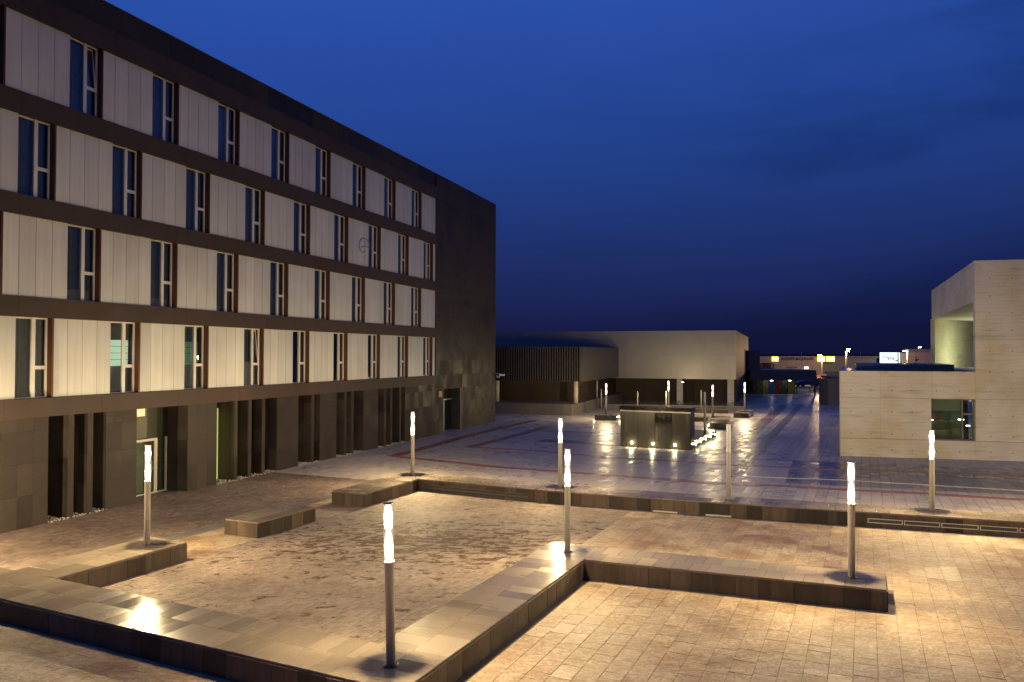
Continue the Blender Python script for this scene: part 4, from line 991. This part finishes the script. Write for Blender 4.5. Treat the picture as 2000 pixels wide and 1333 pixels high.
# shrub
def shrub(x, y, r, h, label):
    rr_ = thing('shrub', label, 'shrub', (x, y, 0)); rn = random.Random(int(x*10)); mb = MB()
    for i in range(500):
        a = rn.random()*6.28; q = rn.random()**.5*r; zz = rn.random()*h*(1-(q/r)**2*.6)+.05; s = rn.uniform(.08, .16); b_ = rn.random()*6.28
        mb.face([(q*cos(a), q*sin(a), zz), (q*cos(a)+s*cos(b_), q*sin(a)+s*sin(b_), zz+s*.5), (q*cos(a)+s*cos(b_+1), q*sin(a)+s*sin(b_+1), zz+s)])
    mb.build('leaves', M_SHRUB, rr_); MB().tube((0, 0, 0), (0, 0, h*.6), .04).build('stem', M_PLANT, rr_)
shrub(at(1604, 118), 118, 1.3, 1.4, 'low green shrub beside the guard rail near the service block')
# parked cars
def car(x, y, rz, paint, label, lit=False):
    r_ = thing('parked_car', label, 'car', (x, y, 0), rz, None)
    prof = [(-2.1, .35), (-2.15, .7), (-2.0, .95), (-1.3, 1.0), (-.75, 1.42), (.7, 1.45), (1.35, .98), (2.0, .82), (2.15, .6), (2.1, .35)]
    mb = MB(); k = len(prof)
    L_ = [(p[0], -.85 if p[1] < 1.05 else -.68, p[1]) for p in prof]; R_ = [(p[0], .85 if p[1] < 1.05 else .68, p[1]) for p in prof]
    mb.face(L_); mb.face(list(reversed(R_)))
    for i in range(k): j = (i+1) % k; mb.face([L_[j], L_[i], R_[i], R_[j]])
    mb.build('body', MATS[paint], r_)
    MB().box(-.68, .62, -.72, .72, 1.03, 1.36).build('windows', M_GLASS, r_)
    for wx in (-1.3, 1.3):
        for wy in (-.86, .72): MB().tube((wx, wy, .32), (wx, wy+.16, .32), .32, 14).build('wheel', M_BLACK, r_)
    for wy in (-.6, .6):
        MB().box(2.10, 2.17, wy-.16, wy+.16, .58, .74).build('headlight', M_CAR_L if lit else M_WHITE, r_)
car(at(1597.5, 141), 141, radians(-95), 'car_paint_dark', 'dark car facing the plaza with both headlights on', True)
car(at(1577, 138), 138, radians(8), 'car_paint_grey', 'grey car parked side-on behind the guard rail')
car(at(1563, 150), 150, radians(4), 'car_paint_dark', 'dark unlit car parked at the left end behind the guard rail')
# warehouse with the rental signs
d = 190.0; wh = thing('rental_warehouse', 'long beige warehouse with machinery rental lettering beyond the plaza', 'warehouse', (at(1484, d), d, 0), 0)
wx = lambda px_: at(px_, d)-at(1484, d)
n = 12; W0 = wx(1607)
for i in range(n): put('wall_panel', MB().box(W0*i/n+.02, W0*(i+1)/n-.02, 0, .1, -.1, zt_(694.8, d)).mesh('wall_panel', M_WAREH), wh)
MB().box(0, W0, .11, 30, 0, zt_(695.5, d)).build('body', M_WAREG, wh)
MB().box(W0+.02, wx(1719), 2, 30, 0, zt_(698, d)).build('annex', M_WAREG, wh)
MB().box(W0+.02, wx(1722), 1.8, 30.2, zt_(698, d)+.01, zt_(694, d)).build('annex_roof', M_ROOF, wh)
MB().box(wx(1588), wx(1650), -2.2, -1.0, 0, zt_(728, d)).build('low_annex', M_WAREH, wh)
o_ = MB()
for a, c in ((1589, 1597), (1600, 1606)): o_.box(wx(a), wx(c), -2.26, -2.2, zt_(737, d), zt_(731, d))
o_.build('orange_window', M_ORANGE, wh)
MB().box(wx(1535.5+35), wx(1579), -.05, 0, zt_(719.5, d), zt_(715, d)).build('lit_window', M_WLET, wh)
MB().box(wx(1559), wx(1565), -.05, 0, zt_(719.5, d), zt_(715, d)).build('dim_window', simple('dim_pane', (.35, .30, .2), .5), wh)
MB().box(wx(1608), wx(1650), -2.6, -1.0, zt_(731, d), zt_(724.5, d)).build('green_edge', M_GREEN, wh)
def text(s, size, mat, name, parent=None, loc=(0, 0, 0), w=None, ext=.02, bold=0.0, **k):
    cu = bpy.data.curves.new('lettering', 'FONT'); cu.body = s; cu.size = size; cu.extrude = ext; cu.offset = bold
    to = bpy.data.objects.new('tmp', cu); COL.objects.link(to)
    me = bpy.data.meshes.new_from_object(to.evaluated_get(bpy.context.evaluated_depsgraph_get())) if False else None
    dg = bpy.context.evaluated_depsgraph_get(); dg.update(); me = bpy.data.meshes.new_from_object(to.evaluated_get(dg)); bpy.data.objects.remove(to)
    me.name = name; me.materials.clear(); me.materials.append(mat)
    xs_ = [v_.co.x for v_ in me.vertices]; sx_ = (w/(max(xs_)-min(xs_))) if w else 1
    me.transform(Matrix.Rotation(pi/2, 4, 'X') @ Matrix.Diagonal((sx_, 1, 1, 1)) @ Matrix.Translation((-min(xs_), 0, 0)))
    return put(name, me, parent, loc, **k)
def lit_box(x0, x1, y0, y1, d_, txt, label, mat=M_YEL, lmat=M_WLET):
    r_ = thing('illuminated_sign', label, 'sign', (at(x0, d_), d_-.4, zt_(y1, d_)))
    w_ = at(x1, d_)-at(x0, d_); h_ = zt_(y0, d_)-zt_(y1, d_)
    put('sign_face', bbox(0, w_, 0, .2, 0, h_, mat, .02, 'sign_face'), r_)
    text(txt, h_*1.05, lmat, 'lettering', r_, (w_*.08, -.03, h_*.14), w=w_*.84, bold=.02)
lit_box(1506.3, 1519.3, 695.2, 705, d, 'GAM', 'leftmost of the three lit yellow rental signs')
lit_box(1595.3, 1610.5, 694.6, 705.2, d, 'GAM', 'middle lit yellow sign behind the street lamp')
lit_box(1612.5, 1629.2, 694.6, 705.2, d, 'GAM', 'rightmost of the lit yellow signs on the warehouse')
tx = text('ALQUILER MAQUINARIA', 1.0, M_TEXTD, 'rental_lettering', None, (at(1525, d), d-.1, zt_(702.2, d)), w=at(1590, d)-at(1525, d), bold=.015,
          label='dark capital lettering reading alquiler maquinaria on the warehouse wall', category='sign')
tx.scale = (1, 1, 1.0)
mb = MB(); rn = random.Random(2); xx = wx(1536.5)
while xx < wx(1555):
    w_ = rn.uniform(.15, .32); mb.box(xx, xx+w_, -.06, 0, zt_(718, d), zt_(714.8+rn.random(), d)); xx += w_+.10
mb.build('small_lettering', M_TEXTR, wh, label='row of small rust red lettering too far to read')
# coils of hose leaning on the warehouse
for i, px_ in enumerate((1487.5, 1493, 1499, 1504.5)):
    R_ = .62; r_ = MB(); sg = 20; x_, z_ = at(px_, d), zt_(714, d)
    for k_ in range(sg):
        a0, a1 = 2*pi*k_/sg, 2*pi*(k_+1)/sg; r_.tube((R_*cos(a0), 0, R_*1.05*sin(a0)), (R_*cos(a1), 0, R_*1.05*sin(a1)), .13, 6)
    r_.build('hose_coil', M_BLACK, None, loc=(x_, d-.6-.1*(i % 2), z_), label=('leftmost', 'second', 'third', 'rightmost')[i]+' dark round coil hung on the warehouse wall at left', category='hose coil', group='coils on the warehouse wall')
# building with the white sign
d = 160.0; bs = thing('sign_building', 'pinkish flat-roofed building carrying a lit white sign', 'building', (at(1755, d), d, 0), 0)
ww2 = at(1900, d)-at(1755, d)
for i in range(8): put('wall_panel', MB().box(ww2*i/8+.02, ww2*(i+1)/8-.02, 0, .1, 0, zt_(686.5, d)).mesh('wall_panel', M_WAREH), bs)
MB().box(0, ww2, .11, 1.6, 0, zt_(687, d)).build('body', M_WAREG, bs); MB().box(at(1776, d)-at(1755, d), ww2, .3, 1.6, zt_(687, d), zt_(680, d)).build('roof', M_ROOF, bs)
MB().box(.0, 1.6, -.06, -.01, 3.6, zt_(688.5, d)).build('grey_green_wall', simple('sign_side_wall', (.4, .45, .42), .5), bs)  # wall strip in its own grey-green colour
r_ = thing('illuminated_sign', 'large lit white sign with blue lettering over the concrete roof', 'sign', (at(1717, d), d-.5, zt_(711, d)))
w_ = at(1755, d)-at(1717, d); h_ = zt_(687, d)-zt_(711, d)
put('sign_face', bbox(0, w_, 0, .25, 0, h_, M_SIGNW, .03, 'sign_face'), r_)
text('Traha', 1.15, simple('sign_blue', (.03, .07, .2), .5), 'lettering', r_, (w_*.10, -.04, h_*.42), w=w_*.62, bold=.02)
MB().box(w_*.86, w_*.86+.18, -.3, -.12, -2.0, h_*.98).build('mast', M_STEELD, r_); MB().box(w_*.86-.5, w_*.86, -.28, -.14, h_*.33, h_*.42).build('bracket', M_STEELD, r_)
# street lamps beyond
def street_lamp(px_, top_py, d_, label, lit=True, arm=.6, side=1):
    h_ = zt_(top_py, d_); r_ = thing('street_lamp', label, 'street lamp', (at(px_, d_), d_, 0), 0, 'street lamps beyond the plaza')
    MB().tube((0, 0, 0), (0, 0, h_), .09).build('pole', M_STEEL, r_)
    MB().tube((0, 0, h_), (arm*side, 0, h_+.1), .05).build('arm', M_STEEL, r_)
    hd = MB().box(arm*side-.2, arm*side+.2, -.12, .12, h_+.02, h_+.12).build('head', M_STEELD, r_)
    if lit:
        lens = MB(); lens.box(arm*side-.13, arm*side+.13, -.13, .13, h_-.06, h_+.01); lens.build('lens', M_SODIUM, r_)
        ld = bpy.data.lights.new('street_source', 'POINT'); ld.energy = 2600; ld.color = (1, .62, .32); ld.shadow_soft_size = .15
        lo = bpy.data.objects.new('street_source', ld); COL.objects.link(lo); lo.parent = r_; lo.location = (arm*side, -.1, h_-.35)
street_lamp(1651.5, 684.5, 150, 'nearer lamp of the lit pair of street lamps above the concrete roof edge')
street_lamp(1653.5, 680.0, 178, 'higher lamp of the lit pair of street lamps above the concrete roof edge')
street_lamp(1605.5, 692.5, 150, 'lit street lamp standing before the middle yellow sign', side=-1)
street_lamp(1772, 683.5, 150, 'lit street lamp just right of the white sign', side=-1)
street_lamp(1793, 676.5, 185, 'lit street lamp highest at right above the pinkish building')
street_lamp(1565.5, 686.5, 260, 'distant unlit street lamp above the rental lettering', lit=False, arm=.2)
street_lamp(1680.5, 685.5, 260, 'distant unlit street lamp left of the white sign', lit=False, arm=.2)
for px_, lab, arm in ((1749.5, 'x', 0), (1788.5, 'dark mast with a small bracket before the pinkish building', 1)):
    if arm:
        r_ = thing('mast', lab, 'mast', (at(px_, 120), 120, 0)); MB().tube((0, 0, 0), (0, 0, zt_(694, 120)), .08).build('pole', M_STEELD, r_); MB().tube((0, 0, zt_(702, 120)), (.45, 0, zt_(700, 120)), .09).build('bracket', M_STEELD, r_)
# exterior ridge of far ground so that the horizon is closed
far_ = MB().box(-900, 1200, 900, 905, -1, 6.5); far_.build('distant_land', M_ASPH, None, kind='structure')
